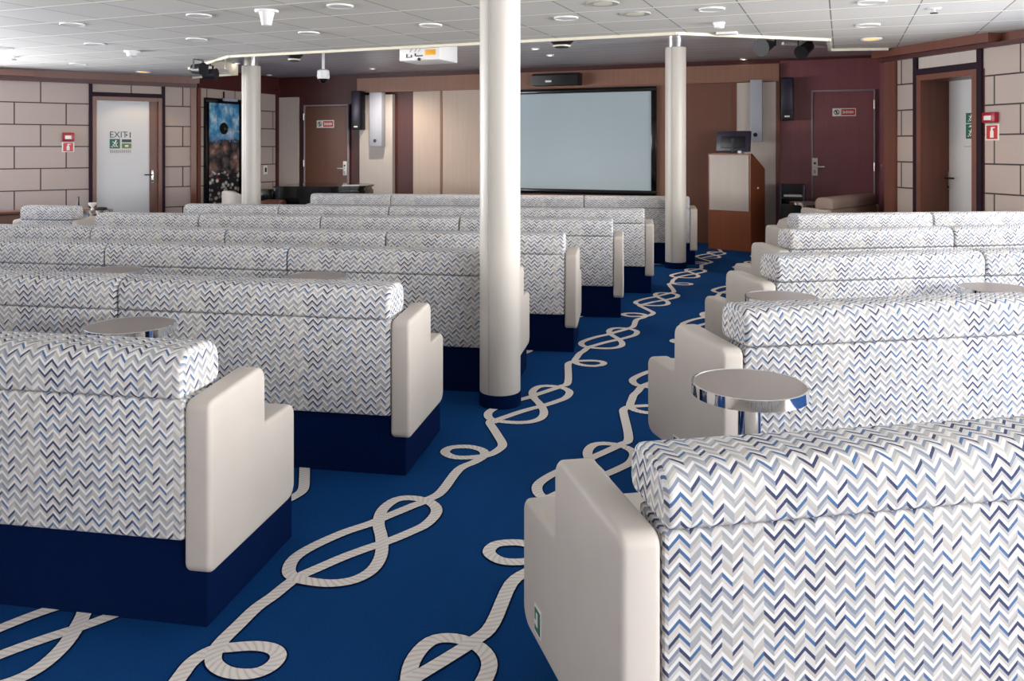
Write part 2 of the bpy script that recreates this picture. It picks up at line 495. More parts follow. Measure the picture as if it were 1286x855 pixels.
trimbox('trim_5', A0, AD, sA(42), 3.0, ZBL+.05, ZBL+.13, M['trim_wood'], .14, side=1)
trimbox('trim_27', A0, AD, sA(203), sA(116), 2.19, 2.255, M['dark_trim'], side=1)
trimbox('trim_28', B0, BD, sB(1153.5), sB(1229), 2.22, 2.29, M['dark_trim'])
# door_1
def door_frame(P0, D, s0, s1, z1, m, side, w=.055, proud=.035, depth=.14):
    mb = MB(); n = Vector((D[1], -D[0]))*side
    Q = (P0[0]-n.x*proud, P0[1]-n.y*proud)
    wall_boxes(mb, Q, D, s0, s0+w, 0, z1, m, proud+depth, side)
    wall_boxes(mb, Q, D, s1-w, s1, 0, z1, m, proud+depth, side)
    wall_boxes(mb, Q, D, s0+w, s1-w, z1-w, z1, m, proud+depth, side)
    return mb
fr = door_frame(A0, AD, sA(203), sA(116), 2.19, M['trim_wood'], 1)
d1 = struct(fr.build('door_1'), 'white exit door beside the framed poster')
nA = Vector((AD[1], -AD[0]))
def leaf(P0, D, s0, s1, z0, z1, m, setback, side, thick=.045):
    mb = MB(); n = Vector((D[1], -D[0]))*side
    wall_boxes(mb, (P0[0]+n.x*setback, P0[1]+n.y*setback), D, s0, s1, z0, z1, m, thick, side)
    return mb
q = leaf(A0, AD, sA(188.5), sA(118.5), .005, 2.135, M['white_door'], .05, 1).build('door_leaf', parent=d1)
q['label'] = 'white door leaf'
leaf(A0, AD, sA(202), sA(188.5), .005, 2.135, M['door_wood'], .015, 1).build('side_panel', parent=d1)
def wall_frame(P0, D, s, z, side, off=0):          # matrix: x along the wall to the viewer's right, y up, z out of the wall
    n = Vector((D[1], -D[0], 0))*-side
    up = Vector((0, 0, 1)); x = up.cross(n)
    p = Vector((P0[0]+D[0]*s, P0[1]+D[1]*s, z))+n*off
    return Matrix(((x.x, up.x, n.x, p.x), (x.y, up.y, n.y, p.y), (x.z, up.z, n.z, p.z), (0,0,0,1)))
def place(o, mx): o.matrix_world = mx; return o
def lever(parent, mx, flip=1, lock=True):
    h = MB(); h.box((0,0,.006), (.035,.2 if lock else .05,.012), M['steel'], bev=.004)
    h.cyl((0,.03,.01), (0,.03,.055), .011, M['steel'], 12)
    h.box((.06*flip,.03,.055), (.13,.02,.018), M['black'], bev=.006)
    if lock: h.cyl((0,-.07,.01), (0,-.07,.022), .016, M['black'], 12)
    o = h.build('door_handle'); o.parent = parent; o.matrix_world = mx; return o
bpy.context.view_layer.update()
lever(d1, wall_frame(A0, AD, sA(191.5), zz(222, 12.7), 1, -.012), -1)
# ---- starboard oblique wall
el, er = sB(1152), sB(1232)
wr = MB()
wall_boxes(wr, B0, BD, 0, el, 0, ZBR, M['blockR'], side=-1, uo=.35)
wall_boxes(wr, B0, BD, er, 1.95, 0, ZBR, M['blockR'], side=-1, uo=-.02)
wall_boxes(wr, B0, BD, el, er, 2.22, ZBR, M['pale_panel'], side=-1)
wall_boxes(wr, B0, BD, -.05, 1.95, ZBR, ZR+.05, M['trim_wood'], side=-1)
# lobby behind the doorway
wall_boxes(wr, B0, BD, el-.05, el, 0, 2.22, M['door_wood'], .5, -1)
wall_boxes(wr, B0, BD, er, er+.05, 0, 2.22, M['door_wood'], .5, -1)
wall_boxes(wr, B0, BD, el, er, 2.19, 2.22, M['door_wood'], .5, -1)
struct(wr.build('wall_starboard_oblique'), 'pale stone block wall with a recessed white door')
trimbox('trim_6', B0, BD, sB(1113), sB(1127), 0, ZBR, M['trim_wood'])
trimbox('trim_7', B0, BD, sB(1149), sB(1153.5), 0, ZBR, M['dark_trim'])
trimbox('trim_8', B0, BD, sB(1229), sB(1235), 0, ZBR, M['dark_trim'])
trimbox('trim_9', B0, BD, -.05, 1.95, ZBR-.01, ZBR+.03, M['dark_wood'], .07)
trimbox('trim_10', B0, BD, -.05, 1.6, ZBR+.03, ZF+.03, M['trim_wood'], .16)
fr = door_frame(B0, BD, sB(1153.5), sB(1229), 2.22, M['trim_wood'], -1, .06, .03, .5)
d2 = struct(fr.build('door_2'), 'white exit door set deep beside the red call point')
RD = .36
nB = Vector((BD[1], -BD[0]))*-1
Bq = (B0[0]+nB.x*RD, B0[1]+nB.y*RD)
sBq = lambda px: on_plane(px, Bq, BD)
q = leaf(B0, BD, sB(1153.5)+.06, sB(1229)-.06, .005, 2.16, M['white_door'], RD, -1).build('door_leaf', parent=d2)
lever(d2, wall_frame(Bq, BD, sBq(1192), zz(224, 9.8), -1, .002), 1)
# ---- back wall
bw = MB()
bw.box((-4.6, VB+.06, 1.4), (11.0, .12, 2.8), M['dark_wood'])
struct(bw.build('wall_back'), 'dark wood panelled wall behind the screen')
u_at = lambda px, v=VB: (lambda r: v*(r*CY-SY)/(r*SY+CY))((px-CX)/F)
d_at = lambda px, v=VB: v/(((px-CX)/F)*SY+CY)
def back_panel(name, p0, p1, z0, z1, m, th=.04, v=VB, lab=None):
    a, b = u_at(p0), u_at(p1)
    mb = MB(); mb.box(((a+b)/2, v-th/2, (z0+z1)/2), (abs(b-a), th, z1-z0), m)
    return struct(mb.build(name), lab)
back_panel('trim_11', 453, 979, 2.37, 2.62, M['fascia'], .12, lab='walnut band over the screen')
back_panel('trim_12', 352, 376, 0, 2.33, M['pale_panel'], .05, lab='pale panel beside the brown door')
back_panel('trim_13', 455, 496, 0, 2.33, M['pale_panel'], .09, lab='pale panel carrying the silver speaker')
back_panel('trim_14', 521, 555, 0, 2.37, M['light_wood'], .06, lab='pale birch panel')
back_panel('trim_15', 557.5, 640, 0, 2.37, M['light_wood'], .06, lab='pale birch panel next to the screen')
back_panel('trim_16', 555, 557.5, 0, 2.37, M['fascia'], .07)
back_panel('trim_17', 640, 860, 0, 2.37, M['fascia'], .05)
back_panel('trim_18', 860, 921, 0, 2.37, M['brown_panel'], .06, lab='brown wood panel behind the lectern')
back_panel('trim_19', 926, 975, 0, 2.36, M['pale_panel'], .09, lab='pale panel behind the lectern')
back_panel('trim_20', 980, 1110, 0, 2.66, M['purple_wood'], .03, lab='plum wood wall around the brown door')
back_panel('trim_21', 921, 926, 0, 2.38, M['trim_wood'], .1)
back_panel('trim_22', 975, 980, 0, 2.62, M['trim_wood'], .1)
# side returns and window walls
def simple_wall(name, a, b, z0=0, z1=2.8, m=None, side=1, th=.12, lab=None):
    D = Vector((b[0]-a[0], b[1]-a[1])); L = D.length; D = D.normalized()
    mb = MB(); wall_boxes(mb, a, (D.x, D.y), 0, L, z0, z1, m, th, side)
    return struct(mb.build(name), lab)
A1 = (A0[0]+AD[0]*3.0, A0[1]+AD[1]*3.0)
B1 = (B0[0]+BD[0]*1.95, B0[1]+BD[1]*1.95)
# port return, block faced
pr = MB(); wall_boxes(pr, (-9.68, 10.35), (.0146, .9999), 0, 2.05, 0, ZBL, M['blockL'], .12, -1, .1)
wall_boxes(pr, (-9.68, 10.35), (.0146, .9999), 0, 2.05, ZBL, 2.75, M['dark_wood'], .12, -1)
struct(pr.build('wall_port_return'), 'stone block wall behind the poster')
RP0, RPD = (-9.68, 10.35), (.0146, .9999)
sR = lambda px: on_plane(px, RP0, RPD)
trimbox('trim_23', RP0, RPD, 0, .07, 0, ZBL, M['trim_wood'], .03, .02, -1)
trimbox('trim_24', RP0, RPD, 1.95, 2.05, 0, 2.5, M['dark_wood'], .04, .02, -1)
trimbox('trim_25', RP0, RPD, 0, 2.05, ZBL-.01, ZBL+.06, M['dark_wood'], .05, .02, -1)
simple_wall('wall_starboard_return', (.47, 10.56), (.47, VB), 0, 2.75, M['purple_wood'], 1)
def window_wall(name, a, b, n, first, side, sill=.75, head=2.15):
    D = Vector((b[0]-a[0], b[1]-a[1])); L = D.length; D = D.normalized()
    mb = MB()
    wall_boxes(mb, a, D, 0, L, 0, sill, M['pale_panel'], .12, side)
    wall_boxes(mb, a, D, 0, L, head, 2.8, M['pale_panel'], .12, side)
    w = L/n
    for k in range(n+1):
        s = min(max(k*w, .09), L-.09)
        wall_boxes(mb, a, D, s-.09, s+.09, sill, head, M['pale_panel'], .12, side)
    struct(mb.build(name), 'window wall')
    for k in range(n):
        fm = MB(); s0, s1 = k*w+.09, (k+1)*w-.09
        if k == 0: s0 = .18
        if k == n-1: s1 = L-.18
        for q0, q1, z0, z1 in ((s0, s0+.05, sill, head), (s1-.05, s1, sill, head), (s0+.05, s1-.05, sill, sill+.05), (s0+.05, s1-.05, head-.05, head)):
            wall_boxes(fm, a, D, q0, q1, z0, z1, M['white'], .08, side)
        struct(fm.build('window_%d' % (first+k)), 'window frame')
    return a, D, L, sill, head
PORT = [(A1, (-13.0, 5.2)), ((-13.0, 5.2), (-13.0, -4.0))]
STBD = [(B1, (4.9, 5.2)), ((4.9, 5.2), (4.9, -4.0))]
REAR = [((-13.0, -4.0), (4.9, -4.0))]
wins = []
wins.append((window_wall('wall_port_forward', PORT[0][0], PORT[0][1], 1, 1, 1), -1))
wins.append((window_wall('wall_port', PORT[1][0], PORT[1][1], 5, 2, 1), -1))
wins.append((window_wall('wall_starboard_forward', STBD[0][0], STBD[0][1], 3, 7, -1), 1))
wins.append((window_wall('wall_starboard', STBD[1][0], STBD[1][1], 5, 10, -1), 1))
simple_wall('wall_rear', REAR[0][0], REAR[0][1], 0, 2.8, M['pale_panel'], 1)
# ---- ceilings
edge = [(-9.75, 10.3), (-9.0, 10.1), (-8.62, 10.04), (-8.62, 9.06), (-7.0, 8.02), (-1.5, 8.02), (-.12, 9.1), (-.12, 10.04), (.47, 10.2)]
cl = MB()
cl.prism([(-13.3,-4.2),(5.2,-4.2),(5.2,5.0),(1.9,9.0),(.47,10.6)]+edge[::-1]+[(-9.9,10.3),(-11.6,7.7),(-13.3,5.0)], ZF, ZF+.05, M['tiles'])
struct(cl.build('ceiling'), 'pale tiled ceiling with cream joints')
r = MB(); r.prism([(-9.9, 7.8), (.7, 7.8), (.7, 12.6), (-9.9, 12.6)], ZR, ZR+.06, M['slats'])
struct(r.build('ceiling_recess'), 'grey slatted ceiling over the stage')
ed = MB()
for a, b in zip(edge, edge[1:]):
    D = Vector((b[0]-a[0], b[1]-a[1])); L = D.length; D.normalize()
    wall_boxes(ed, a, (D.x, D.y), -.012, L+.012, ZF-.028, ZR, M['cream'], .035, -1)
struct(ed.build('trim_26'), 'cream edge of the dropped ceiling')
# ceiling spans that bridge to the oblique walls are closed by the slab above
t = MB(); t.prism([(-13.4,-4.4),(5.3,-4.4),(5.3,12.8),(-13.4,12.8)], 2.86, 2.92, M['white'])
struct(t.build('ceiling_deck'), 'steel deck over the lounge')

# ------------------------------------------------------------------ sofas
TOP = .822
def roll_profile(top): return rounded([(-.008,.6805),(-.008,top),(.215,top),(.215,.6805)], [.016,.06,.07,.032], 6)
P_BACK = rounded([(0,.262),(0,.679),(.15,.679),(.15,.262)], [.012,.012,.012,.012], 3)
P_SEAT = rounded([(.155,.278),(.155,.455),(.74,.455),(.74,.278)], [.03,.04,.06,.04], 4)
P_BASE = [(.03,0),(.03,.262),(.60,.276),(.60,0)]
P_ARM = rounded([(.0,.168),(.0,.678),(.35,.702),(.352,.505),(.575,.505),(.575,.168)], [.03,.032,.045,.015,.04,.05], 5)
MESH = {}
def cached(key, fn):
    if key not in MESH: MESH[key] = fn()
    return MESH[key]
def sofa_parts(root, w, arm_l, arm_r, mats=('fabric','leather'), splay=0.0, alen=1.0, sticker=False, seed=0, top=TOP):
    """w wide between arms, x from -w/2 to w/2, facing +y"""
    fab, lea = M[mats[0]], M[mats[1]]
    k = (round(w, 3), mats, seed)
    g = .004
    P = lambda part, me: link_mesh(part, me, root)
    uo = seed*.137
    P('headrest_roll', cached(('roll',top)+k, lambda: MB().sweep(roll_profile(top), -w/2+g, w/2-g, .0155, 4, fab, uoff=uo).mesh('headrest_roll')))
    P('back_panel', cached(('back',)+k, lambda: MB().sweep(P_BACK, -w/2+g/2, w/2-g/2, .01, 2, fab, uoff=uo).mesh('back_panel')))
    P('seat_cushion', cached(('seat',)+k, lambda: MB().sweep(P_SEAT, -w/2+g, w/2-g, .03, 3, lea).mesh('seat_cushion')))
    ex0 = .065 if arm_l else 0; ex1 = .065 if arm_r else 0
    P('plinth', cached(('base', ex0, ex1, round(splay, 3))+k, lambda: MB().sweep(P_BASE, -w/2+.003-ex0, w/2-.003+ex1, .004, 1, M['plinth']).mesh('plinth')))
    ap = [(y*alen, z) for y, z in P_ARM]
    for on, sx in ((arm_l, -1), (arm_r, 1)):
        if not on: continue
        x0, x1 = (-w/2-.086, -w/2-.001) if sx < 0 else (w/2+.001, w/2+.086)
        a = P('armrest', cached(('arm', sx, round(splay, 3), alen)+k, lambda: MB().sweep(ap, x0, x1, .015, 4, lea, shear=-math.tan(splay) if sx < 0 else math.tan(splay)).mesh('armrest')))
        if sticker and sx == sticker[0]:
            sy, sz = sticker[1], sticker[2]
            s = MB(); s.box((0,0,0), (.003,.05,.07), M['sign_white']); s.box((-.001*1,0,0), (.004,.038,.056), M['green'])
            s.box((-.002,0,.004), (.004,.012,.034), M['sign_white']); s.box((-.002,0.008,-.006), (.004,.02,.010), M['sign_white'])
            so = s.build('exit_sticker', parent=a, loc=(x0-math.tan(splay)*sy-.001, sy, sz)); so.rotation_euler = (0, 0, math.atan(math.tan(splay)))
            so['label'] = 'small green exit sticker'
def row_unit(X0, Y0, ang, t0, t1, sgn, label, group, arm_aisle, arm_far, **kw):
    """one sofa of a row: t0..t1 metres along the row from its aisle corner (X0,Y0), camera metres"""
    c, s = math.cos(math.radians(ang)), math.sin(math.radians(ang))
    tm = (t0+t1)/2
    X = X0 - tm*c if sgn < 0 else X0 + tm*c
    Y = Y0 + tm*s
    u, v = cw(X, Y)
    rz = YAW + (-math.radians(ang) if sgn < 0 else math.radians(ang))
    r = thing('sofa', label, 'sofa', (u, v, 0), rz, group)
    if sgn < 0: al, ar = arm_far, arm_aisle
    else: al, ar = arm_aisle, arm_far
    sofa_parts(r, t1-t0, al, ar, **kw)
    return r
LROWS = [  # X, Y, angle, breaks
    (-.971, 2.417, 10, [0, 1.31], 'seventh'), (-.526, 3.537, 10, [0, 1.31, 2.6], 'sixth'),
    (-.070, 4.715, 10, [0, 1.31, 2.538, 3.75], 'fifth'), (.364, 5.67, 8, [0, 1.281, 2.501, 3.58, 4.65], 'fourth'),
    (.843, 6.82, 8, [0, 1.31, 2.55, 3.69, 4.70], 'third'), (1.291, 7.95, 8, [0, 1.31, 2.57, 3.75, 4.80], 'second'),
    (2.15, 9.88, 8, [0, 1.28, 2.5, 3.727, 4.80], 'first')]
PLC = ['at the aisle end', 'second from the aisle', 'third from the aisle', 'fourth from the aisle']
for ri, (X, Y, a, br, nm) in enumerate(LROWS):
    for k in range(len(br)-1):
        lab = 'blue and cream chevron sofa %s, %s row back from the screen' % (PLC[k], nm)
        far = (ri >= 3 and k == len(br)-2)
        row_unit(X, Y, a, br[k], br[k+1], -1, lab, 'chevron sofas on the screen side of the aisle', k == 0, far, seed=(ri*3+k) % 5)
RROWS = [(.294, 1.593, 10.3, [0, 1.32], 'fifth'), (.866, 3.047, 10.3, [0, 1.32], 'fourth'),
         (1.46, 4.51, 10, [0, 1.30, 2.58], 'third'), (2.02, 5.93, 9, [0, 1.31, 2.58], 'second'), (2.55, 7.32, 7, [0, 1.31, 2.30], 'first')]
for ri, (X, Y, a, br, nm) in enumerate(RROWS):
    for k in range(len(br)-1):
        lab = 'blue and cream chevron sofa %s, %s row behind the lectern' % (PLC[k], nm)
        st = False
        if k == 0 and ri == 0: st = (-1, .50, .235)
        if k == 0 and ri == 1: st = (-1, .36, .20)
        row_unit(X, Y, a, br[k], br[k+1], 1, lab, 'chevron sofas on the lectern side of the aisle', k == 0, k > 0 and ri < 4, splay=math.radians(6.2) if k == 0 else 0, alen=1.1, sticker=st, top=.80 if ri == 0 else TOP, seed=(ri*2+k+1) % 5)
# loose seating round the edges
u, v = at(57, 8.35)
r = thing('armchair', 'chevron armchair standing alone below the fire sign by the block wall', 'armchair', (u, v, 0), YAW-math.radians(6))
sofa_parts(r, .56, True, True, seed=2)
u, v = cw(4.26, 10.15)
r = thing('settee', 'taupe settee beside the plum wood wall near the brown door', 'settee', (u, v, 0), YAW+math.radians(45))
sofa_parts(r, 1.35, True, True, mats=('taupe','leather'), seed=0)
# small upholstered pouf between lectern and first row
u, v = at(1003, 8.75)
r = thing('pouf', 'small beige pouf between the lectern and the first sofa row', 'pouf', (u, v, 0))
MB().lathe([(.20,.05),(.22,.08),(.225,.58),(.20,.64),(.14,.665),(.02,.67)], m=M['leather']).build('cushion', parent=r)
MB().lathe([(.17,0),(.17,.05)], m=M['plinth']).build('base', parent=r)
u, v = at(306, 11.9)
r = thing('tub_chair', 'small beige tub chair in front of the framed poster', 'chair', (u, v, 0), YAW+PI*.8)
MB().lathe([(.24,.1),(.27,.14),(.27,.40),(.25,.44),(.02,.44)], m=M['leather']).build('seat', parent=r)
tb = MB()
pts = []
for k in range(17):
    a = PI*.0+PI*k/16; pts.append((math.cos(a), math.sin(a)))
prof = []
for ra in (.30, .24):
    pass
for k in range(16):
    a0, a1 = PI*k/16, PI*(k+1)/16
    for (ra, rb) in ((.30, .23),):
        h0 = .62+.18*math.sin(a0); h1 = .62+.18*math.sin(a1)
        P = lambda a, r_, z: (r_*math.cos(a), r_*math.sin(a), z)
        tb.poly([P(a0,ra,.12), P(a1,ra,.12), P(a1,ra,h1), P(a0,ra,h0)]); tb.poly([P(a0,rb,.12), P(a0,rb,h0), P(a1,rb,h1), P(a1,rb,.12)])
        tb.poly([P(a0,ra,h0), P(a1,ra,h1), P(a1,rb,h1), P(a0,rb,h0)])
        tb.poly([P(a0,ra,.12), P(a0,rb,.12), P(a1,rb,.12), P(a1,ra,.12)])
for a in (0, PI):
    P = lambda r_, z: (r_*math.cos(a), r_*math.sin(a), z)
    tb.poly([P(.30,.12), P(.30,.62), P(.23,.62), P(.23,.12)])
bmesh.ops.remove_doubles(tb.bm, verts=tb.bm.verts, dist=.0005)
tb.build('backrest', M['leather'], r)
for k in range(4):
    a = PI/4+k*PI/2
    MB().cyl((.17*math.cos(a), .17*math.sin(a), 0), (.15*math.cos(a), .15*math.sin(a), .13), .018, M['dark_wood'], 12, .024).build('leg', parent=r)

# ------------------------------------------------------------------ side tables
def side_table(px, d, label, top=M['table_top'], z=.668, rad=.182, first=[None]):
    u, v = at(px, d)
    if first[0] is not None and top is M['table_top'] and abs(z-.668) < 1e-6:
        return dup_tree(first[0], (u, v, 0), 0, label, 'round chrome side tables')
    r = thing('side_table', label, 'table', (u, v, 0), 0, 'round chrome side tables')
    MB().lathe([(rad-.008,z-.002),(rad-.008,z),(.01,z)], m=top, n=56).build('table_top', parent=r)
    MB().lathe([(rad-.03,z-.034),(rad,z-.034),(rad,z+.001),(rad-.006,z+.002),(rad-.008,z-.001),(rad-.03,z-.012)], m=M['chrome'], n=56).build('rim', parent=r)
    MB().lathe([(.055,z-.045),(.055,z-.030)], m=M['chrome']).build('mounting_plate', parent=r)
    MB().cyl((0,0,.02), (0,0,z-.03), .036, M['chrome'], 28).build('pole', parent=r)
    MB().lathe([(.15,0),(.15,.008),(.13,.02),(.045,.03),(.03,.03)], m=M['chrome'], n=40).build('foot', parent=r)
    if top is M['table_top']: first[0] = r
    return r
side_table(941, 2.63, 'round chrome-rimmed table between the fifth and fourth sofa rows behind the lectern')
side_table(982, 4.15, 'round chrome-rimmed table beside the aisle between fourth and third rows behind the lectern')
side_table(1249, 4.42, 'round chrome-rimmed table far from the aisle behind the third row from the lectern')
side_table(1001, 5.72, 'round chrome-rimmed table nearly edge-on behind the second row from the lectern')
side_table(164, 3.50, 'round chrome-rimmed table between the seventh and sixth sofa rows back from the screen')
side_table(396, 4.70, 'round chrome-rimmed table closest to the near column, behind the fifth row from the screen', z=.685)
side_table(140, 4.92, 'round chrome-rimmed table above the sixth row headrests, away from the column', z=.686)
tt = side_table(113, 9.6, 'dark-topped round table by the white exit door, cups on it', top=M['brown_panel'], z=.69, rad=.24)
side_table(1009, 11.0, 'round chrome-rimmed table between the lectern and the plum brown door')
u0, v0 = at(116, 9.55)
cp = MB(); cp.lathe([(.02,0),(.012,.012),(.012,.03),(.042,.06),(.046,.085),(.040,.085)], m=M['white'], n=24)
tag(cp.build('goblet', loc=(u0, v0, .691)), 'white stemmed goblet on the dark-topped table', 'goblet')
u0, v0 = at(127, 9.58)
cp = MB(); cp.box((0,0,.012), (.12,.07,.024), M['black'], bev=.005); cp.box((0,0,.027), (.09,.05,.006), M['black'])
tag(cp.build('ashtray_box', loc=(u0, v0, .691), rotz=YAW), 'small black box beside the white goblet', 'box')
u0, v0 = at(98.5, 9.62)
cp = MB(); cp.lathe([(.03,0),(.034,.02),(.012,.06),(.010,.13),(.0105,.15)], m=M['black'], n=20)
tag(cp.build('bud_vase', loc=(u0, v0, .691)), 'slim dark bud vase on the dark-topped table', 'vase')

# ------------------------------------------------------------------ columns
def column(px, d, rad, z_top, label):
    u, v = at(px, d)
    r = thing('support_column', label, 'column', (u, v, 0), 0, 'round beige columns')
    m = MB()
    m.lathe([(rad-.006,.068),(rad,.074),(rad,z_top-.006),(rad-.006,z_top)], m=M['column'], n=64)
    m.build('shaft', parent=r)
    for k, a in enumerate((-100, 80)):                    # joint strips of the two half shells
        a = math.radians(a); MB().box((rad*math.cos(a), rad*math.sin(a), (z_top+.07)/2), (.006,.006,z_top-.09), M['grille'], rot=a).build('joint_strip', parent=r)
    MB().lathe([(rad+.004,0),(rad+.004,.07),(rad-.01,.072)], m=M['plinth'], n=48).build('base_ring', parent=r)
    MB().lathe([(rad*.78,z_top-.02),(rad*.78,2.699)], m=M['neck'], n=40).build('neck', parent=r)
    return r
column(628, 4.565, .1135, 2.548, 'thick beige column standing in the aisle nearest the viewer')
column(848.5, 9.68, .121, 2.60, 'beige column with a chrome neck beside the projection screen')
column(315.5, 11.0, .123, 2.51, 'beige column with a chrome neck in front of the poster wall')

# ------------------------------------------------------------------ stage furniture
# lectern
u, v = at(925, 11.45)
sight = math.radians(22)-math.atan((914-643)/F)        # bearing of the lectern from the camera
r = thing('lectern', 'wooden lectern with a pale front panel beside the aisle', 'lectern', (u, v, 0), sight-math.radians(24))
W2, DP, HB, HF = .31, .50, 1.335, 1.12
def lprof(x0, x1, m, name):
    MB().sweep([(-DP/2,0),(-DP/2,HB),(-DP/2+.06,HB),(DP/2,HF),(DP/2,0)], x0, x1, .003, 1, m).build(name, parent=r)
lprof(-W2, -W2+.025, M['lectern_wood'], 'side_panel'); lprof(W2-.025, W2, M['lectern_wood'], 'side_panel')
MB().box((0,-DP/2+.012,HB/2), (2*W2-.05,.02,HB-.01), M['lectern_wood']).build('front_panel', parent=r)
q = MB().box((0,-DP/2-.006,.55+(HB-.55)/2-.01), (2*W2-.05,.016,HB-.57), M['pale_panel'], bev=.003).build('inset_panel', parent=r); q['label'] = 'pale grey panel'
MB().sweep([(-DP/2,HB-.02),(-DP/2,HB),(-DP/2+.06,HB),(DP/2-.01,HF),(DP/2-.01,HF-.02)], -W2+.025, W2-.025, .002, 1, M['lectern_wood']).build('desk_top', parent=r)
MB().box((0,0,.02), (2*W2-.05,DP-.04,.04), M['dark_wood']).build('floor_panel', parent=r)
MB().lathe([(.012,0),(.012,.015),(.004,.02)], m=M['white'], n=16).build('knob', parent=r, loc=(W2,-.02,.86)).rotation_euler = (0, PI/2, 0)
lect = r
mz = r.rotation_euler.z
um, vm = u+.0*math.cos(mz), v+.0
mon = thing('monitor', 'dark flat monitor seen from behind on top of the lectern', 'monitor', (u-.10*-math.sin(mz)-.0*math.cos(mz), v-.10*math.cos(mz), HB+.001), mz+.08)
MB().box((0,.0,.006), (.26,.16,.012), M['black'], bev=.004).build('foot', parent=mon)
MB().cyl((0,-.02,.01), (0,-.03,.2), .03, M['black'], 16).build('stand', parent=mon)
b = MB().box((0,0,.165), (.48,.05,.29), M['monitor'], bev=.012, rx=-.15).build('housing', parent=mon)
MB().box((0,-.035,.155), (.34,.02,.17), M['black'], bev=.008, rx=-.15).build('rear_cover', parent=mon)
MB().box((0,.028,.17), (.45,.004,.26), M['gloss_black'], rx=-.15).build('display', parent=mon)
MB().box((.11,-.07,.02), (.05,.03,.035), M['white'], bev=.004).build('cable_plug', parent=mon)
# screen
sl, sr_ = -5.45, u_at(826)
zc, hh = 1.515, 1.66
r = thing('projection_screen', 'large pale projection screen in a black frame on the back wall', 'screen', ((sl+sr_)/2, VB-.09, 0))
w = sr_-sl; bd = .075
fm = MB()
fm.box((0,0,zc+hh/2-bd/2), (w,.07,bd), M['gloss_black'], bev=.006); fm.box((0,0,zc-hh/2+bd/2), (w,.07,bd), M['gloss_black'], bev=.006)
fm.box((-w/2+bd/2,0,zc), (bd,.07,hh-2*bd+.01), M['gloss_black'], bev=.006); fm.box((w/2-bd/2,0,zc), (bd,.07,hh-2*bd+.01), M['gloss_black'], bev=.006)
fm.build('frame', parent=r)
MB().box((0,.015,zc), (w-2*bd+.01,.02,hh-2*bd+.01), M['screen']).build('screen_surface', parent=r)
# column speakers on the pale panels
def col_speaker(p0, p1, y0, y1, label):
    a, b = u_at(p0, VB-.225), u_at(p1, VB-.225); dm = d_at((p0+p1)/2, VB-.225)
    z1, z0 = zz(y0, dm), zz(y1, dm)
    r = thing('column_speaker', label, 'speaker', ((a+b)/2, VB-.154, z0), 0, 'silver column speakers')
    MB().box((0,0,(z1-z0)/2), (b-a,.13,z1-z0), M['speaker'], bev=.008).build('cabinet', parent=r)
    MB().cyl((-.01,-.066,.10), (-.01,-.072,.10), .03, M['black'], 20).build('badge', parent=r)
col_speaker(463.5, 479, 116, 184, 'tall silver column speaker beside the brown door near the piano')
col_speaker(942, 957, 100, 178, 'tall silver column speaker above the lectern monitor')
for (p0, p1, y0, y1, lab) in ((441, 452.5, 114, 163, 'black wall speaker between the brown door and the silver speaker near the piano'),
                              (981, 996, 97, 151, 'black wall speaker beside the plum door near the lectern')):
    a, b = u_at(p0, 12.15), u_at(p1, 12.15); dm = d_at((p0+p1)/2, 12.15); z1, z0 = zz(y0, dm), zz(y1, dm)
    r = thing('wall_speaker', lab, 'speaker', ((a+b)/2, VB-.03-.109, z0), 0, 'black wall speakers')
    MB().box((0,.0,(z1-z0)/2), (abs(b-a),.22,z1-z0), M['black'], bev=.012).build('cabinet', parent=r)
    MB().box((0,.122,(z1-z0)/2), (.06,.034,.10), M['steel']).build('bracket', parent=r)
    MB().box((0,-.112,(z1-z0)/2+.06), (abs(b-a)-.03,.006,(z1-z0)-.17), M['monitor'], bev=.002).build('grille', parent=r)
    MB().box((0,-.113,.055), (.07,.006,.022), M['white']).build('badge', parent=r)
a, b = u_at(669, 12.1), u_at(727, 12.1); dm = 12.7
r = thing('centre_speaker', 'black trapezoid speaker on the walnut band above the screen', 'speaker', ((a+b)/2, VB-.254, 2.385))
sp = MB()
w = b-a
sp.sweep([(-.13,0),(-.13,.15),(-.05,.19),(.135,.19),(.135,0)], -w/2, w/2, .012, 2, M['black']); sp.build('cabinet', parent=r)
MB().box((-.09,-.131,.06), (.1,.006,.03), M['white'], bev=.001).build('badge', parent=r)
# brown doors on the back wall
def back_door(name, p0, p1, ytop, lock_px, lock_y, flip, lab, m):
    a, b = u_at(p0), u_at(p1); dm = d_at((p0+p1)/2)
    z1 = zz(ytop, dm); v = VB-.03
    fr = MB()
    fr.box((a-.0,v-.012,z1/2), (.024,.045,z1), M['jamb'], bev=.004); fr.box((b,v-.012,z1/2), (.024,.045,z1), M['jamb'], bev=.004)
    fr.box(((a+b)/2,v-.012,z1-.0), (b-a+.024,.045,.024), M['jamb'], bev=.004)
    d = struct(fr.build(name), lab)
    q = MB().box(((a+b)/2,v-.003,z1/2-.01), (b-a-.035,.03,z1-.03), m).build('door_leaf', parent=d)
    ul = u_at(lock_px); zl = zz(lock_y, dm)
    h = MB(); h.box((ul,v-.028,zl), (.075,.018,.25), M['sign_white'], bev=.006)
    h.box((ul,v-.04,zl+.05), (.03,.008,.03), M['black']); h.box((ul,v-.04,zl-.07), (.03,.008,.05), M['grey_text'])
    h.cyl((ul,v-.03,zl), (ul,v-.08,zl), .012, M['steel'], 12); h.box((ul+.065*flip,v-.08,zl), (.13,.02,.022), M['steel'], bev=.006)
    h.build('door_handle', parent=d)
    hx = a if flip < 0 else b
    for zc in (z1-.2, z1*.52):
        MB().cyl((hx+.0,v-.045,zc-.06), (hx,v-.045,zc+.06), .014, M['steel'], 12).build('hinge', parent=d)
    return d, v-.018
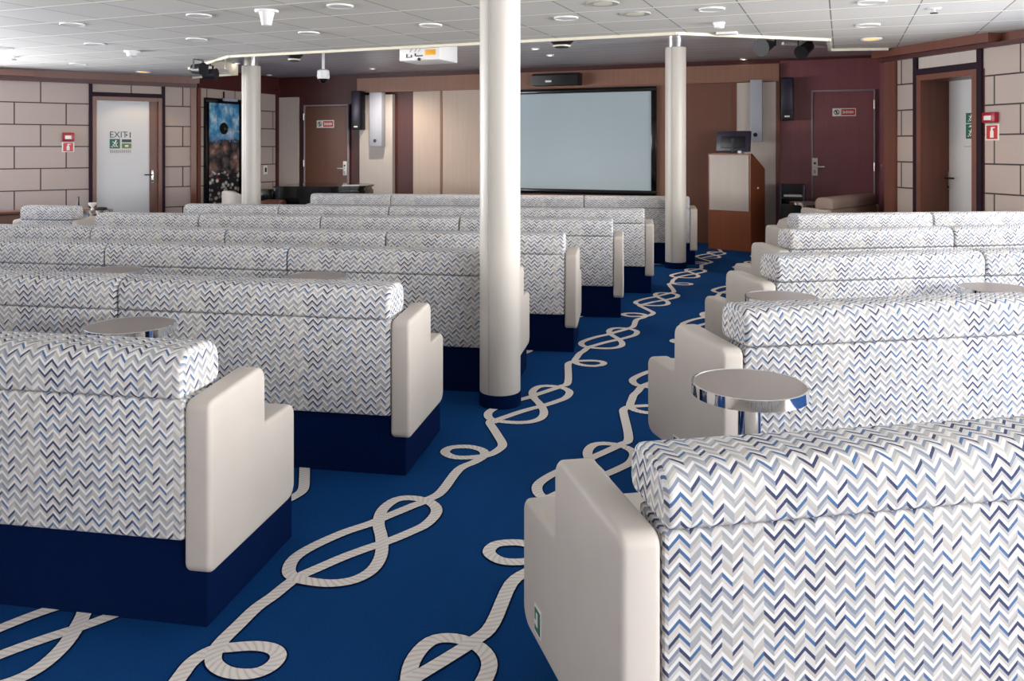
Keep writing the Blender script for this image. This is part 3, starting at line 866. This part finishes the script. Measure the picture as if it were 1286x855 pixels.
dL, vL = back_door('door_3', 384.5, 439, 132.5, 435.5, 211, -1, 'brown door behind the black piano', M['door_wood'])
dR, vR = back_door('door_4', 1020, 1098, 114, 1023.5, 209.5, 1, 'brown door in the plum wall beside the lectern', M['purple_wood'])
def door_sign(p0, p1, y0, y1, v, lab):
    a, b = u_at(p0), u_at(p1); dm = d_at((p0+p1)/2); z1, z0 = zz(y0, dm), zz(y1, dm)
    w, h = b-a, z1-z0
    r = thing('warning_sign', lab, 'sign', ((a+b)/2, v-.0035, (z0+z1)/2), 0, 'red and white signs on the brown doors')
    MB().box((0,0,0), (w,.005,h), M['sign_white'], bev=.001).build('plate', parent=r)
    MB().box((w*.17,-.003,0), (w*.58,.003,h*.76), M['red']).build('red_field', parent=r)
    tx = MB()
    for k in range(9):
        tx.box((w*(-.04+.052*k),-.0052,0), (w*.03,.002,h*(.30 if k % 3 else .42)), M['sign_white'])
    tx.build('lettering', parent=r)
    sg = MB()
    n = 24; R_ = h*.33
    for k in range(n):
        a0, a1 = 2*PI*k/n, 2*PI*(k+1)/n
        sg.poly([(-w*.32+R_*math.cos(a0),-.004,R_*math.sin(a0)), (-w*.32+R_*math.cos(a1),-.004,R_*math.sin(a1)), (-w*.32+R_*.78*math.cos(a1),-.004,R_*.78*math.sin(a1)), (-w*.32+R_*.78*math.cos(a0),-.004,R_*.78*math.sin(a0))], M['black'])
    sg.box((-w*.32,-.0042,0), (R_*1.7,.002,h*.09), M['black'], ry=PI/4)
    sg.box((-w*.32,-.0040,.0), (h*.12,.002,h*.4), M['black'])
    sg.build('pictogram', parent=r)
door_sign(400, 421.5, 151, 160.5, vL, 'red and white sign on the brown door behind the piano')
door_sign(1045.5, 1075, 136, 146, vR, 'red and white sign on the brown door in the plum wall')
# writing on the white doors
def text_mesh(body, size, m, name, parent):
    cu = bpy.data.curves.new('letters', 'FONT'); cu.body = body; cu.size = size; cu.align_x = 'CENTER'; cu.align_y = 'CENTER'; cu.extrude = .0012
    o = bpy.data.objects.new('letters', cu); COL.objects.link(o)
    bpy.context.view_layer.update()
    me = bpy.data.meshes.new_from_object(o.evaluated_get(bpy.context.evaluated_depsgraph_get()))
    bpy.data.objects.remove(o); bpy.data.curves.remove(cu)
    me.materials.clear(); me.materials.append(m)
    return link_mesh(name, me, parent)
def run_man(mb, cx, cy, s, m):                            # running figure
    mb.cyl((cx+.12*s, cy+.33*s, .001), (cx+.12*s, cy+.33*s, .004), .085*s, m, 12)
    for x, y, l, wd, a in ((.02,.10,.36,.13,-.35), (-.14,.16,.24,.07,.9), (.2,.06,.22,.07,-.9), (-.10,-.2,.34,.09,.7), (.13,-.16,.26,.09,-.2), (.24,-.3,.2,.08,1.2), (-.27,-.33,.2,.08,1.4)):
        mb.box((cx+x*s, cy+y*s, .0025), (wd*s, l*s, .003), m, rot=a)
Aq = (A0[0]+nA.x*.05, A0[1]+nA.y*.05)
sAq = lambda px: on_plane(px, Aq, AD)
dA = 12.4
def sign_root(name, label, cat, mx, group=None):
    r = bpy.data.objects.new(name, None); COL.objects.link(r); r.empty_display_size = .05
    r.matrix_world = mx; return tag(r, label, cat, group)
r = sign_root('exit_sign', 'EXIT lettering over green pictograms on the white door by the poster', 'sign', wall_frame(Aq, AD, sAq(151.5), zz(180, 12.55), 1, .002))
t1 = text_mesh('EXIT', .135, M['dark_green'], 'lettering', r); t1.location = (-.03, .13, .001); t1.scale = (.92, 1, 1)
ar = MB(); ar.box((.135,.13,.002), (.014,.09,.003), M['dark_green']); ar.poly([(.10,.13,.003),(.075,.155,.003),(.075,.105,.003)], M['dark_green']); ar.build('arrow', parent=r)
g1 = MB(); g1.box((-.082,-.005,.001), (.145,.145,.003), M['green']); run_man(g1, -.082, -.005, .14, M['sign_white']); g1.build('pictogram', parent=r)
g2 = MB(); g2.box((.085,.04,.001), (.135,.045,.003), M['dark_green']); g2.box((.085,-.038,.001), (.135,.075,.003), M['lime'])
g2.box((.085,-.04,.0025), (.05,.03,.003), M['sign_white']); g2.build('pictogram', parent=r)
g3 = MB()
for k in range(11): g3.box((-.14+.028*k,-.125,.001), (.018,.04 if k % 3 else .05,.002), M['grey_text'])
g3.build('fine_print', parent=r)
r = sign_root('exit_sign', 'green pictograms on the recessed white door beside the red call point', 'sign', wall_frame(Bq, BD, sBq(1219.5), zz(158, 9.3), -1, .002))
g1 = MB(); g1.box((0,.075,.001), (.13,.11,.003), M['green']); run_man(g1, 0, .075, .10, M['sign_white']); g1.build('pictogram', parent=r)
g2 = MB(); g2.box((0,-.07,.001), (.13,.16,.003), M['green']); run_man(g2, 0, -.085, .11, M['sign_white'])
g2.poly([(-.03,-.025,.004),(0,.0,.004),(.03,-.025,.004)], M['sign_white']); g2.build('pictogram', parent=r)
MB().box((-.01,-.235,.001), (.16,.008,.002), M['grey_text']).build('fine_print', parent=r)
# fire points
def fire_point(P0, D, sd, sf, px, d, y0, y1, y2, y3, w, lab1, lab2):
    s = sf(px)
    r = sign_root('call_point', lab1, 'fire alarm', wall_frame(P0, D, s, zz((y0+y1)/2, d), sd, .0), 'red fire call points')
    h = (y1-y0)*d/F
    MB().box((0,0,.03), (w,h,.06), M['dark_red'], bev=.008).build('housing', parent=r)
    MB().box((-.005,-.005,.0615), (w*.55,h*.42,.006), M['sign_white'], bev=.002).build('push_plate', parent=r)
    s2 = s+(-.0)
    r = sign_root('fire_sign', lab2, 'sign', wall_frame(P0, D, s2, zz((y2+y3)/2, d), sd, .0), 'fire extinguisher signs')
    h = (y3-y2)*d/F
    MB().box((0,0,.004), (w*1.05,h,.006), M['sign_white'], bev=.001).build('plate', parent=r)
    MB().box((0,0,.0075), (w*.85,h*.84,.003), M['red']).build('red_field', parent=r)
    e = MB(); e.box((0,-h*.12,.010), (w*.26,h*.42,.003), M['sign_white'], bev=.001); e.box((0,h*.15,.010), (w*.14,h*.2,.003), M['sign_white']); e.box((w*.08,h*.28,.010), (w*.28,h*.07,.003), M['sign_white'])
    e.build('pictogram', parent=r)
dFA = 11.9
fire_point(A0, AD, 1, sA, 85.5, 12.15, 166.5, 177.5, 178.5, 191, .155, 'red fire call point on the block wall beside the white exit door', 'fire extinguisher sign under the call point near the lone armchair')
fire_point(B0, BD, -1, sB, 1246.5, 8.4, 142, 155, 156.5, 176.5, .155, 'red fire call point on the block wall beside the recessed white door', 'fire extinguisher sign under the call point beside the recessed door')
# framed poster
s0, s1 = sR(255.5), sR(303)
zt, zb = zz(122, 13.3), .35
mx = wall_frame(RP0, RPD, (s0+s1)/2, (zt+zb)/2, -1, 0)
r = sign_root('framed_poster', 'tall black framed poster with blue sky on the block wall', 'poster', mx)
w, h = abs(s1-s0), zt-zb
f_ = MB()
for c, sz in (((0,h/2-.04,.025),(w,.08,.05)), ((0,-h/2+.03,.025),(w,.06,.05)), ((-w/2+.04,0,.025),(.08,h-.13,.05)), ((w/2-.04,0,.025),(.08,h-.13,.05))): f_.box(c, sz, M['gloss_black'], bev=.005)
f_.build('frame', parent=r)
p = MB(); iw, ih = w/2-.07, h/2-.05
p.poly([(-iw,-ih,.02),(iw,-ih,.02),(iw,ih,.02),(-iw,ih,.02)], M['poster'], [(0,0),(1,0),(1,1),(0,1)])
p.cyl((.0,h*.235,.021), (0,h*.235,.023), .10, M['gloss_black'], 24)
p.box((iw*.5,h*.222,.0215), (iw*1.0,.03,.003), M['speaker'], rot=-.12)
p.build('print', parent=r)
hk = MB(); hk.box((0,h/2+.04,.02), (.02,.16,.02), M['black']); hk.cyl((0,h/2+.0,.03), (0,h/2+.0,.13), .012, M['black'], 12); hk.build('picture_hook', parent=r)
MB().box((0.02,h/2-.02,.14), (.3,.05,.07), M['speaker'], bev=.012).build('picture_light', parent=r)
# wall plate on the port return
s_ = sR(333)
r = sign_root('light_switch', 'white switch plate on the block wall beside the pale panel', 'switch', wall_frame(RP0, RPD, s_, zz(214, 14.4), -1, 0))
MB().box((0,0,.006), (.10,.16,.012), M['sign_white'], bev=.003).build('plate', parent=r)
MB().box((0,0,.014), (.045,.08,.008), M['black'], bev=.002).build('rocker', parent=r)

# piano
u, v = at(412, 12.05)
r = thing('grand_piano', 'black grand piano in front of the brown door', 'piano', (u, v, 0), YAW-math.radians(6))
outline = rounded([(-.62,-.55),(.30,-.55),(.64,-.35),(.64,.20),(.40,.55),(-.62,.55)], [.04,.3,.2,.25,.3,.04], 6)
MB().prism(outline, .58, .80, M['gloss_black']).build('case', parent=r)
MB().prism([(x*1.015, y*1.015) for x, y in outline], .845, .87, M['gloss_black']).build('lid', parent=r)
MB().prism([(x*.97, y*.97) for x, y in outline], .80, .845, M['gloss_black']).build('rim', parent=r)
MB().box((-.70,0,.66), (.20,1.16,.06), M['gloss_black'], bev=.01).build('key_bed', parent=r)
k_ = MB()
for i in range(28): k_.box((-.70,-.49+.0362*i,.703), (.14,.033,.022), M['white'], bev=.002)
k_.build('white_keys', parent=r)
k_ = MB()
for i in range(27):
    if i % 7 not in (2, 6): k_.box((-.675,-.472+.0362*i,.72), (.09,.016,.016), M['black'])
k_.build('black_keys', parent=r)
for s in (-1, 1): MB().box((-.70,.57*s,.735), (.2,.06,.19), M['gloss_black'], bev=.012).build('key_cheek', parent=r)
for x, y in ((-.5,-.42),(-.5,.42),(.4,.0)):
    l = MB(); l.cyl((x,y,.07), (x,y,.585), .035, M['gloss_black'], 16, .055); l.build('leg', parent=r)
    MB().cyl((x,y-.015,.035), (x,y+.015,.035), .035, M['steel'], 16).build('caster', parent=r)
pp = MB(); pp.box((0,0,.004), (.24,.16,.006), M['paper'], rot=.1)
ul, vl = at(441, 11.75)
tag(pp.build('sheet_music', loc=(ul, vl, .871), rotz=YAW), 'white sheet of music on the piano lid', 'paper')
u, v = at(343, 11.36)
r = thing('piano_stool', 'red-brown padded stool at the end of the piano', 'stool', (u, v, 0), YAW)
MB().box((0,0,.635), (.30,.3,.11), M['trim_wood'], bev=.04, seg=4).build('seat', parent=r)
for sx in (-1, 1):
    for sy in (-1, 1): MB().cyl((.11*sx,.11*sy,0), (.10*sx,.10*sy,.59), .016, M['black'], 12, .02).build('leg', parent=r)
# cabinet by the plum door
u, v = (u_at(981)+u_at(1013))/2, VB-.27
d = 11.9
r = thing('equipment_cabinet', 'black equipment cabinet with a shelf against the plum wall', 'cabinet', (u, v, 0))
w = (u_at(1013)-u_at(981))*.98
MB().box((0,.19,.45), (w,.03,.9), M['black']).build('back_board', parent=r)
for s in (-1, 1): MB().box(((w/2-.015)*s,0,.45), (.03,.40,.9), M['monitor'], bev=.004).build('side_board', parent=r)
MB().box((0,0,.72), (w-.06,.40,.03), M['black']).build('shelf', parent=r)
MB().box((0,-.01,.34), (w-.06,.38,.6), M['black'], bev=.005).build('door_front', parent=r)
MB().box((w*.3,-.205,.4), (.02,.02,.12), M['steel'], bev=.004).build('pull', parent=r)
pp = MB(); pp.box((0,0,.012), (.24,.2,.024), M['paper'], rot=.1)
tag(pp.build('paper_stack', loc=(u, v-.06, .736)), 'stack of white paper on the black cabinet shelf', 'paper')
# low brown cabinet end by the port wall
u, v = at(8, 10.3)
r = thing('low_cabinet', 'low brown wooden cabinet under the block wall behind the armchair', 'cabinet', (u, v, 0), math.atan2(AD[1], AD[0])+PI)
MB().box((0,0,.30), (.9,.30,.56), M['brown_panel'], bev=.006).build('carcass', parent=r)
MB().box((0,0,.60), (.94,.34,.035), M['door_wood'], bev=.006).build('worktop', parent=r)
MB().box((0,0,.015), (.86,.26,.03), M['black']).build('plinth', parent=r)

# ------------------------------------------------------------------ ceiling fittings
def downlight(px, py, lit, lab, z=ZF, rad=.105):
    u, v, d = ceil_at(px, py, z)
    if lit: name = 'downlight'
    r = thing('downlight', lab, 'downlight', (u, v, z), 0, 'round ceiling downlights')
    MB().lathe([(rad-.028,-.003),(rad-.006,-.013),(rad,-.009),(rad,.0)], m=M['white'], n=32).build('trim_ring', parent=r)
    MB().lathe([(rad-.03,-.008),(rad-.03,-.002)], m=M['warm'] if lit else M['lamp'], n=28).build('lens', parent=r)
    if lit:
        L = bpy.data.lights.new('lamp_glow', 'SPOT'); L.energy = 2; L.color = (1,.72,.42); L.spot_size = 1.9; L.shadow_soft_size = .06
        o = bpy.data.objects.new('lamp_glow', L); COL.objects.link(o); o.parent = r; o.location = (0,0,-.05)
DL = [(91,30,0,'off downlight over the white exit door, nearer the windows'), (250,19,0,'off downlight beside the white ceiling siren'), (247,49,0,'off downlight before the slanted ceiling edge by the poster'),
      (427,7,0,'off downlight biggest of those between siren and near column'), (541,31,0,'off downlight directly before the ceiling projector'), (388,41,0,'off downlight between the siren and the projector'),
      (711,22,0,'off downlight just beside the near column, over the screen'), (894,11,0,'off downlight just above the smoke detector by the far column'), (1095,2,0,'off downlight in a wide white ring, third in line from the wooden cornice'),
      (1090,31,0,'off downlight directly before the glowing one near the cornice'), (1094,48.5,1,'glowing warm downlight near the wooden cornice'),
      (180,90,1,'glowing warm downlight beside the slanted ceiling edge'), (135,98,1,'glowing warm downlight above the white exit door'), (119,55,0,'off downlight between the smoke detector and the block wall'), (98,80,0,'off downlight near the mahogany cornice, before the glowing pair'), (4,60,0,'off downlight at the mahogany cornice by the windows')]
for px, py, lit, lab in DL: downlight(px, py, lit, lab)
for px, py, lab in ((757,4,'flat round ceiling grille over the aisle, larger of two'), (798,17,'flat round ceiling grille over the aisle, beside the downlight')):
    u, v, d = ceil_at(px, py, ZF)
    r = thing('ceiling_grille', lab, 'grille', (u, v, ZF), 0, 'flat ceiling speaker grilles')
    MB().lathe([(.10,-.004),(.125,-.008),(.13,-.002),(.13,0)], m=M['grille'], n=32).build('ring', parent=r)
    MB().lathe([(.075,-.006),(.075,-.001)], m=M['cream'], n=28).build('disc', parent=r)
for i, (px, py, lab) in enumerate(((468,86,'tiny spotlight in the grey ceiling before the silver speaker near the piano'), (672,61,'tiny spotlight in the grey ceiling over the screen'), (691,69,'tiny spotlight in the grey ceiling above the black trapezoid speaker'),
                    (934,74,'tiny spotlight in the grey ceiling over the lectern'), (1061,75,'tiny spotlight in the grey ceiling before the plum door'), (297,79,'tiny spotlight in the grey ceiling beside the poster column'), (338,94,'tiny spotlight in the grey ceiling before the piano'))):
    u, v, d = ceil_at(px, py, ZR)
    r = thing('spotlight', lab, 'spotlight', (u, v, ZR), 0, 'tiny spotlights in the grey ceiling')
    MB().lathe([(.03,-.006),(.05,-.014),(.055,0)], m=M['white'], n=20).build('trim_ring', parent=r)
    MB().lathe([(.028,-.008),(.028,-.002)], m=M['glow'], n=16).build('lens', parent=r)
    if px not in (468, 672, 1061): continue
    L = bpy.data.lights.new('spot_glow', 'SPOT'); L.energy = 16; L.color = (1,.9,.8); L.spot_size = 2.6; L.spot_blend = .8; L.shadow_soft_size = .05
    o = bpy.data.objects.new('spot_glow', L); COL.objects.link(o); o.parent = r; o.location = (0,0,-.05)
for px, py, lab in ((1173,10.5,'sprinkler head in the ceiling near the wooden cornice'), (18,71,'sprinkler head in the ceiling above the low cabinet')):
    u, v, d = ceil_at(px, py, ZF)
    r = thing('sprinkler', lab, 'sprinkler', (u, v, ZF), 0, 'ceiling sprinklers')
    MB().lathe([(.05,-.008),(.055,0),(.05,.012)], m=M['white'], n=24).build('flange', parent=r)
    m_ = MB(); m_.cyl((0,0,-.035), (0,0,-.006), .012, M['steel'], 12); m_.lathe([(.03,-.042),(.03,-.036)], m=M['black'], n=16); m_.build('head', parent=r)
u, v, d = ceil_at(335, 13, ZF)
r = thing('ceiling_siren', 'white bell-shaped siren hanging from the tiled ceiling', 'siren', (u, v, ZF))
MB().lathe([(.09,-.018),(.095,-.006),(.095,0)], m=M['white'], n=32).build('flange', parent=r)
MB().lathe([(.036,-.125),(.04,-.12),(.062,-.018),(.062,-.01)], m=M['white'], n=28).build('horn', parent=r)
u, v, d = ceil_at(166, 64, ZF)
r = thing('smoke_detector', 'round white smoke detector above the white exit door', 'smoke detector', (u, v, ZF), 0, 'white smoke detectors')
MB().lathe([(.085,-.02),(.09,0)], m=M['white'], n=28).build('base', parent=r); MB().lathe([(.02,-.075),(.055,-.06),(.07,-.02)], m=M['white'], n=28).build('sensor_dome', parent=r)
u, v, d = ceil_at(903, 28.5, ZF)
r = thing('smoke_detector', 'white smoke detector above the far column, square mounting plate beside it', 'smoke detector', (u, v, ZF), 0, 'white smoke detectors')
MB().lathe([(.05,-.02),(.055,0)], m=M['white'], n=28).build('base', parent=r); MB().lathe([(.03,-.055),(.045,-.048),(.045,-.02)], m=M['white'], n=28).build('sensor_dome', parent=r)
u, v, d = ceil_at(913, 40.5, ZF)
tag(MB().box((0,0,-.012), (.20,.11,.024), M['white'], bev=.006).build('ceiling_plate', loc=(u, v, ZF)), 'flat white ceiling plate before the ceiling edge above the far column', 'plate')
# recessed black speakers hung under the ceiling edge
for px, yb, rad, lab in ((369.5, 75.5, .125, 'black cone speaker under the ceiling edge above the piano'), (705.5, 58.5, .155, 'black cone speaker under the ceiling edge above the screen')):
    d = 8.76 if px > 500 else 10.1
    u, v = at(px, d); zb = zz(yb, d)
    r = thing('hanging_speaker', lab, 'speaker', (u, v, zb), 0, 'black cone speakers under the ceiling edge')
    MB().lathe([(rad*.44,-.014),(rad*.50,-.008),(rad*.55,.015),(rad*1.35,.135),(rad*1.35,ZR-zb-.001)], m=M['black'], n=36).build('cone', parent=r)
    MB().lathe([(rad*.49,-.006),(rad*.60,.002),(rad*.62,.012),(rad*.5,.014)], m=M['cream'], n=36).build('rim', parent=r)
# projector
d = 9.0
ub, vb = -4.44, 8.42
r = thing('projector', 'white projector with an orange sticker hung at the ceiling edge', 'projector', (ub, vb, 2.405))
MB().box((0,0,.10), (.52,.46,.20), M['white'], bev=.012).build('housing', parent=r)
MB().box((.14,-.232,.085), (.13,.004,.06), M['orange'], bev=.001).build('warning_sticker', parent=r)
pn = MB()
for x, z, w_, h_ in ((-.17,.165,.06,.010),(-.03,.17,.035,.010),(-.16,.055,.012,.04),(-.14,.038,.06,.008),(-.10,.05,.012,.03),(-.05,.065,.014,.03),(0,.05,.09,.012)): pn.box((x,-.2325,z), (w_,.004,h_), M['black'])
for x in (-.10,-.04,.01): pn.box((x,-.2325,.125), (.006,.003,.07), M['grey_text'], ry=.6)
pn.build('connector_panel', parent=r)
MB().cyl((0,-.225,.012), (0,-.24,.012), .018, M['black'], 16).build('screw_foot', parent=r)
MB().cyl((0,.30,.1), (0,.225,.1), .05, M['black'], 24).build('lens', parent=r)
MB().cyl((0,0,.19), (0,0,2.699-2.405), .03, M['white'], 16).build('ceiling_mount', parent=r)
# dome camera
d = 11.0
u, v = at(406, d)
r = thing('dome_camera', 'white dome camera hanging from the grey ceiling before the brown door', 'camera', (u, v, zz(101, d)))
zr = ZR-zz(101, d)
MB().lathe([(.02,-.035),(.05,-.02),(.066,.02)], m=M['gloss_black'], n=28).build('dome', parent=r)
MB().lathe([(.075,.02),(.085,.04),(.08,.13),(.05,.15)], m=M['white'], n=28).build('housing', parent=r)
MB().cyl((0,0,.14), (0,0,zr+.012), .02, M['white'], 14).build('stem', parent=r)
# stage spotlights on rails
def rail(name, px0, py0, d0, px1, py1, d1, lab):
    a = Vector((*at(px0, d0), zz(py0, d0))); b = Vector((*at(px1, d1), zz(py1, d1)))
    m_ = MB(); dvec = b-a
    r = thing(name, lab, 'rail', tuple((a+b)/2), math.atan2(dvec.y, dvec.x), 'white spotlight rails')
    L = dvec.length
    MB().box((0,0,0), (L,.05,.035), M['white'], bev=.006).build('track', parent=r)
    for s in (-.4, .4):
        zt = ZR-(a.z+b.z)/2
        MB().cyl((s*L,0,.01), (s*L,0,zt-.001), .01, M['white'], 10).build('hanger', parent=r)
    return r
rail('light_rail', 255, 83, 10.95, 286, 90, 11.6, 'white spotlight rail in the ceiling recess beside the poster column')
rail('light_rail', 983, 56, 9.95, 1040, 57, 10.25, 'white spotlight rail in the ceiling recess before the plum door')
def spot(px, py, d, aim, tilt, ln, r0, r1, lab):
    u, v = at(px, d); z = zz(py, d)
    r = thing('stage_spotlight', lab, 'spotlight', (u, v, z), aim, 'black stage spotlights')
    c, s = math.cos(tilt), math.sin(tilt)
    a = Vector((0, ln/2*c, ln/2*s)); 
    MB().cyl(-a, a, r0, M['black'], 24, r1).build('lamp_housing', parent=r)
    MB().cyl(-a*1.02, -a*.96, r0*1.12, M['black'], 24).build('front_ring', parent=r)
    for s_ in (-1, 1): MB().box((s_*(max(r0, r1)+.008), 0, .05), (.006,.025,.13), M['black']).build('yoke_arm', parent=r)
    MB().box((0,0,.115), (2*max(r0, r1)+.022,.025,.008), M['black']).build('yoke_bridge', parent=r)
    MB().cyl((0,0,.11), (0,0,ZR-z-.001), .010, M['black'], 10).build('stem', parent=r)
spot(249, 86.5, 10.5, YAW+1.2, .05, .16, .075, .06, 'black stage spotlight by the slanted ceiling edge near the poster, upper of the pair')
spot(264, 93, 10.8, YAW+1.5, .0, .17, .07, .07, 'black stage spotlight hanging lower, just above the poster')
spot(964, 57, 9.4, YAW-.9, .25, .26, .095, .03, 'black funnel-shaped stage spotlight over the lectern')
spot(1011, 62, 9.6, YAW-.8, .45, .22, .075, .065, 'black cylindrical stage spotlight before the plum door')

# ------------------------------------------------------------------ light: daylight through the windows
w = bpy.data.worlds.new('sky'); sc.world = w; w.use_nodes = True
nt = w.node_tree; bg = nt.nodes['Background']
tc = nt.nodes.new('ShaderNodeTexCoord')
sx = nt.nodes.new('ShaderNodeSeparateXYZ'); nt.links.new(tc.outputs['Generated'], sx.inputs[0])
def wmath(op, a, b=None, c=None):
    n = nt.nodes.new('ShaderNodeMath'); n.operation = op
    for i, q in enumerate((a, b, c)):
        if q is None: continue
        if isinstance(q, (int, float)): n.inputs[i].default_value = q
        else: nt.links.new(q, n.inputs[i])
    return n.outputs[0]
# hazy sun on the starboard side over a bright sea
side = wmath('POWER', wmath('MAXIMUM', wmath('ADD', wmath('MULTIPLY', sx.outputs[0], .97), wmath('MULTIPLY', sx.outputs[1], -.10)), 0), 1.5)
port = wmath('MAXIMUM', wmath('MULTIPLY', sx.outputs[0], -1), 0)
up = nt.nodes.new('ShaderNodeMapRange'); nt.links.new(sx.outputs[2], up.inputs[0]); up.inputs[1].default_value = -.06; up.inputs[2].default_value = .10
up = up.outputs[0]
s_side = wmath('MULTIPLY', wmath('MULTIPLY', side, 7.6), wmath('MULTIPLY_ADD', up, -.16, .56))     # sea glare below, hazy sky above
s_port = wmath('MULTIPLY', wmath('MULTIPLY', port, 5.6), wmath('MULTIPLY_ADD', up, -.72, 1.04))
nt.links.new(wmath('ADD', wmath('ADD', s_side, s_port), .4), bg.inputs['Strength'])
bg.inputs['Color'].default_value = (.97, .98, 1.0, 1)
for i, ((a, D, L, sill, head), sg) in enumerate(wins):
    li = bpy.data.lights.new('window_daylight', 'AREA'); li.shape = 'RECTANGLE'; li.size = L; li.size_y = head-sill
    li.cycles.is_portal = True
    o = bpy.data.objects.new('window_daylight', li); COL.objects.link(o)
    mid = Vector((a[0]+D.x*L/2, a[1]+D.y*L/2, (sill+head)/2))
    inward = Vector((-4.0, 4.0, mid.z))-mid; n = Vector((-D.y, D.x, 0))
    if n.dot(inward) < 0: n = -n
    o.location = mid-n*.14
    z = -n; x = Vector((D.x, D.y, 0)); y = z.cross(x)
    o.rotation_euler = Matrix(((x.x,y.x,z.x),(x.y,y.y,z.y),(x.z,y.z,z.z))).to_euler()

# ------------------------------------------------------------------ camera and film
cam = bpy.data.cameras.new('camera'); co = bpy.data.objects.new('camera', cam); COL.objects.link(co)
cam.sensor_width = 36; cam.lens = F/1286*36
cam.shift_y = -(855/2-HZ)/1286
co.location = (0, 0, EYE); co.rotation_euler = (PI/2, 0, YAW)
cam.clip_start = .05
sc.camera = co
vs = sc.view_settings
sc.display_settings.display_device = 'sRGB'
vs.view_transform = 'Standard'; vs.look = 'None'; vs.gamma = 1; vs.use_curve_mapping = False
vs.exposure = 2.88
sc.cycles.use_denoising = True
sc.cycles.max_bounces = 10; sc.cycles.diffuse_bounces = 6; sc.cycles.glossy_bounces = 4
sc.cycles.sample_clamp_indirect = 6
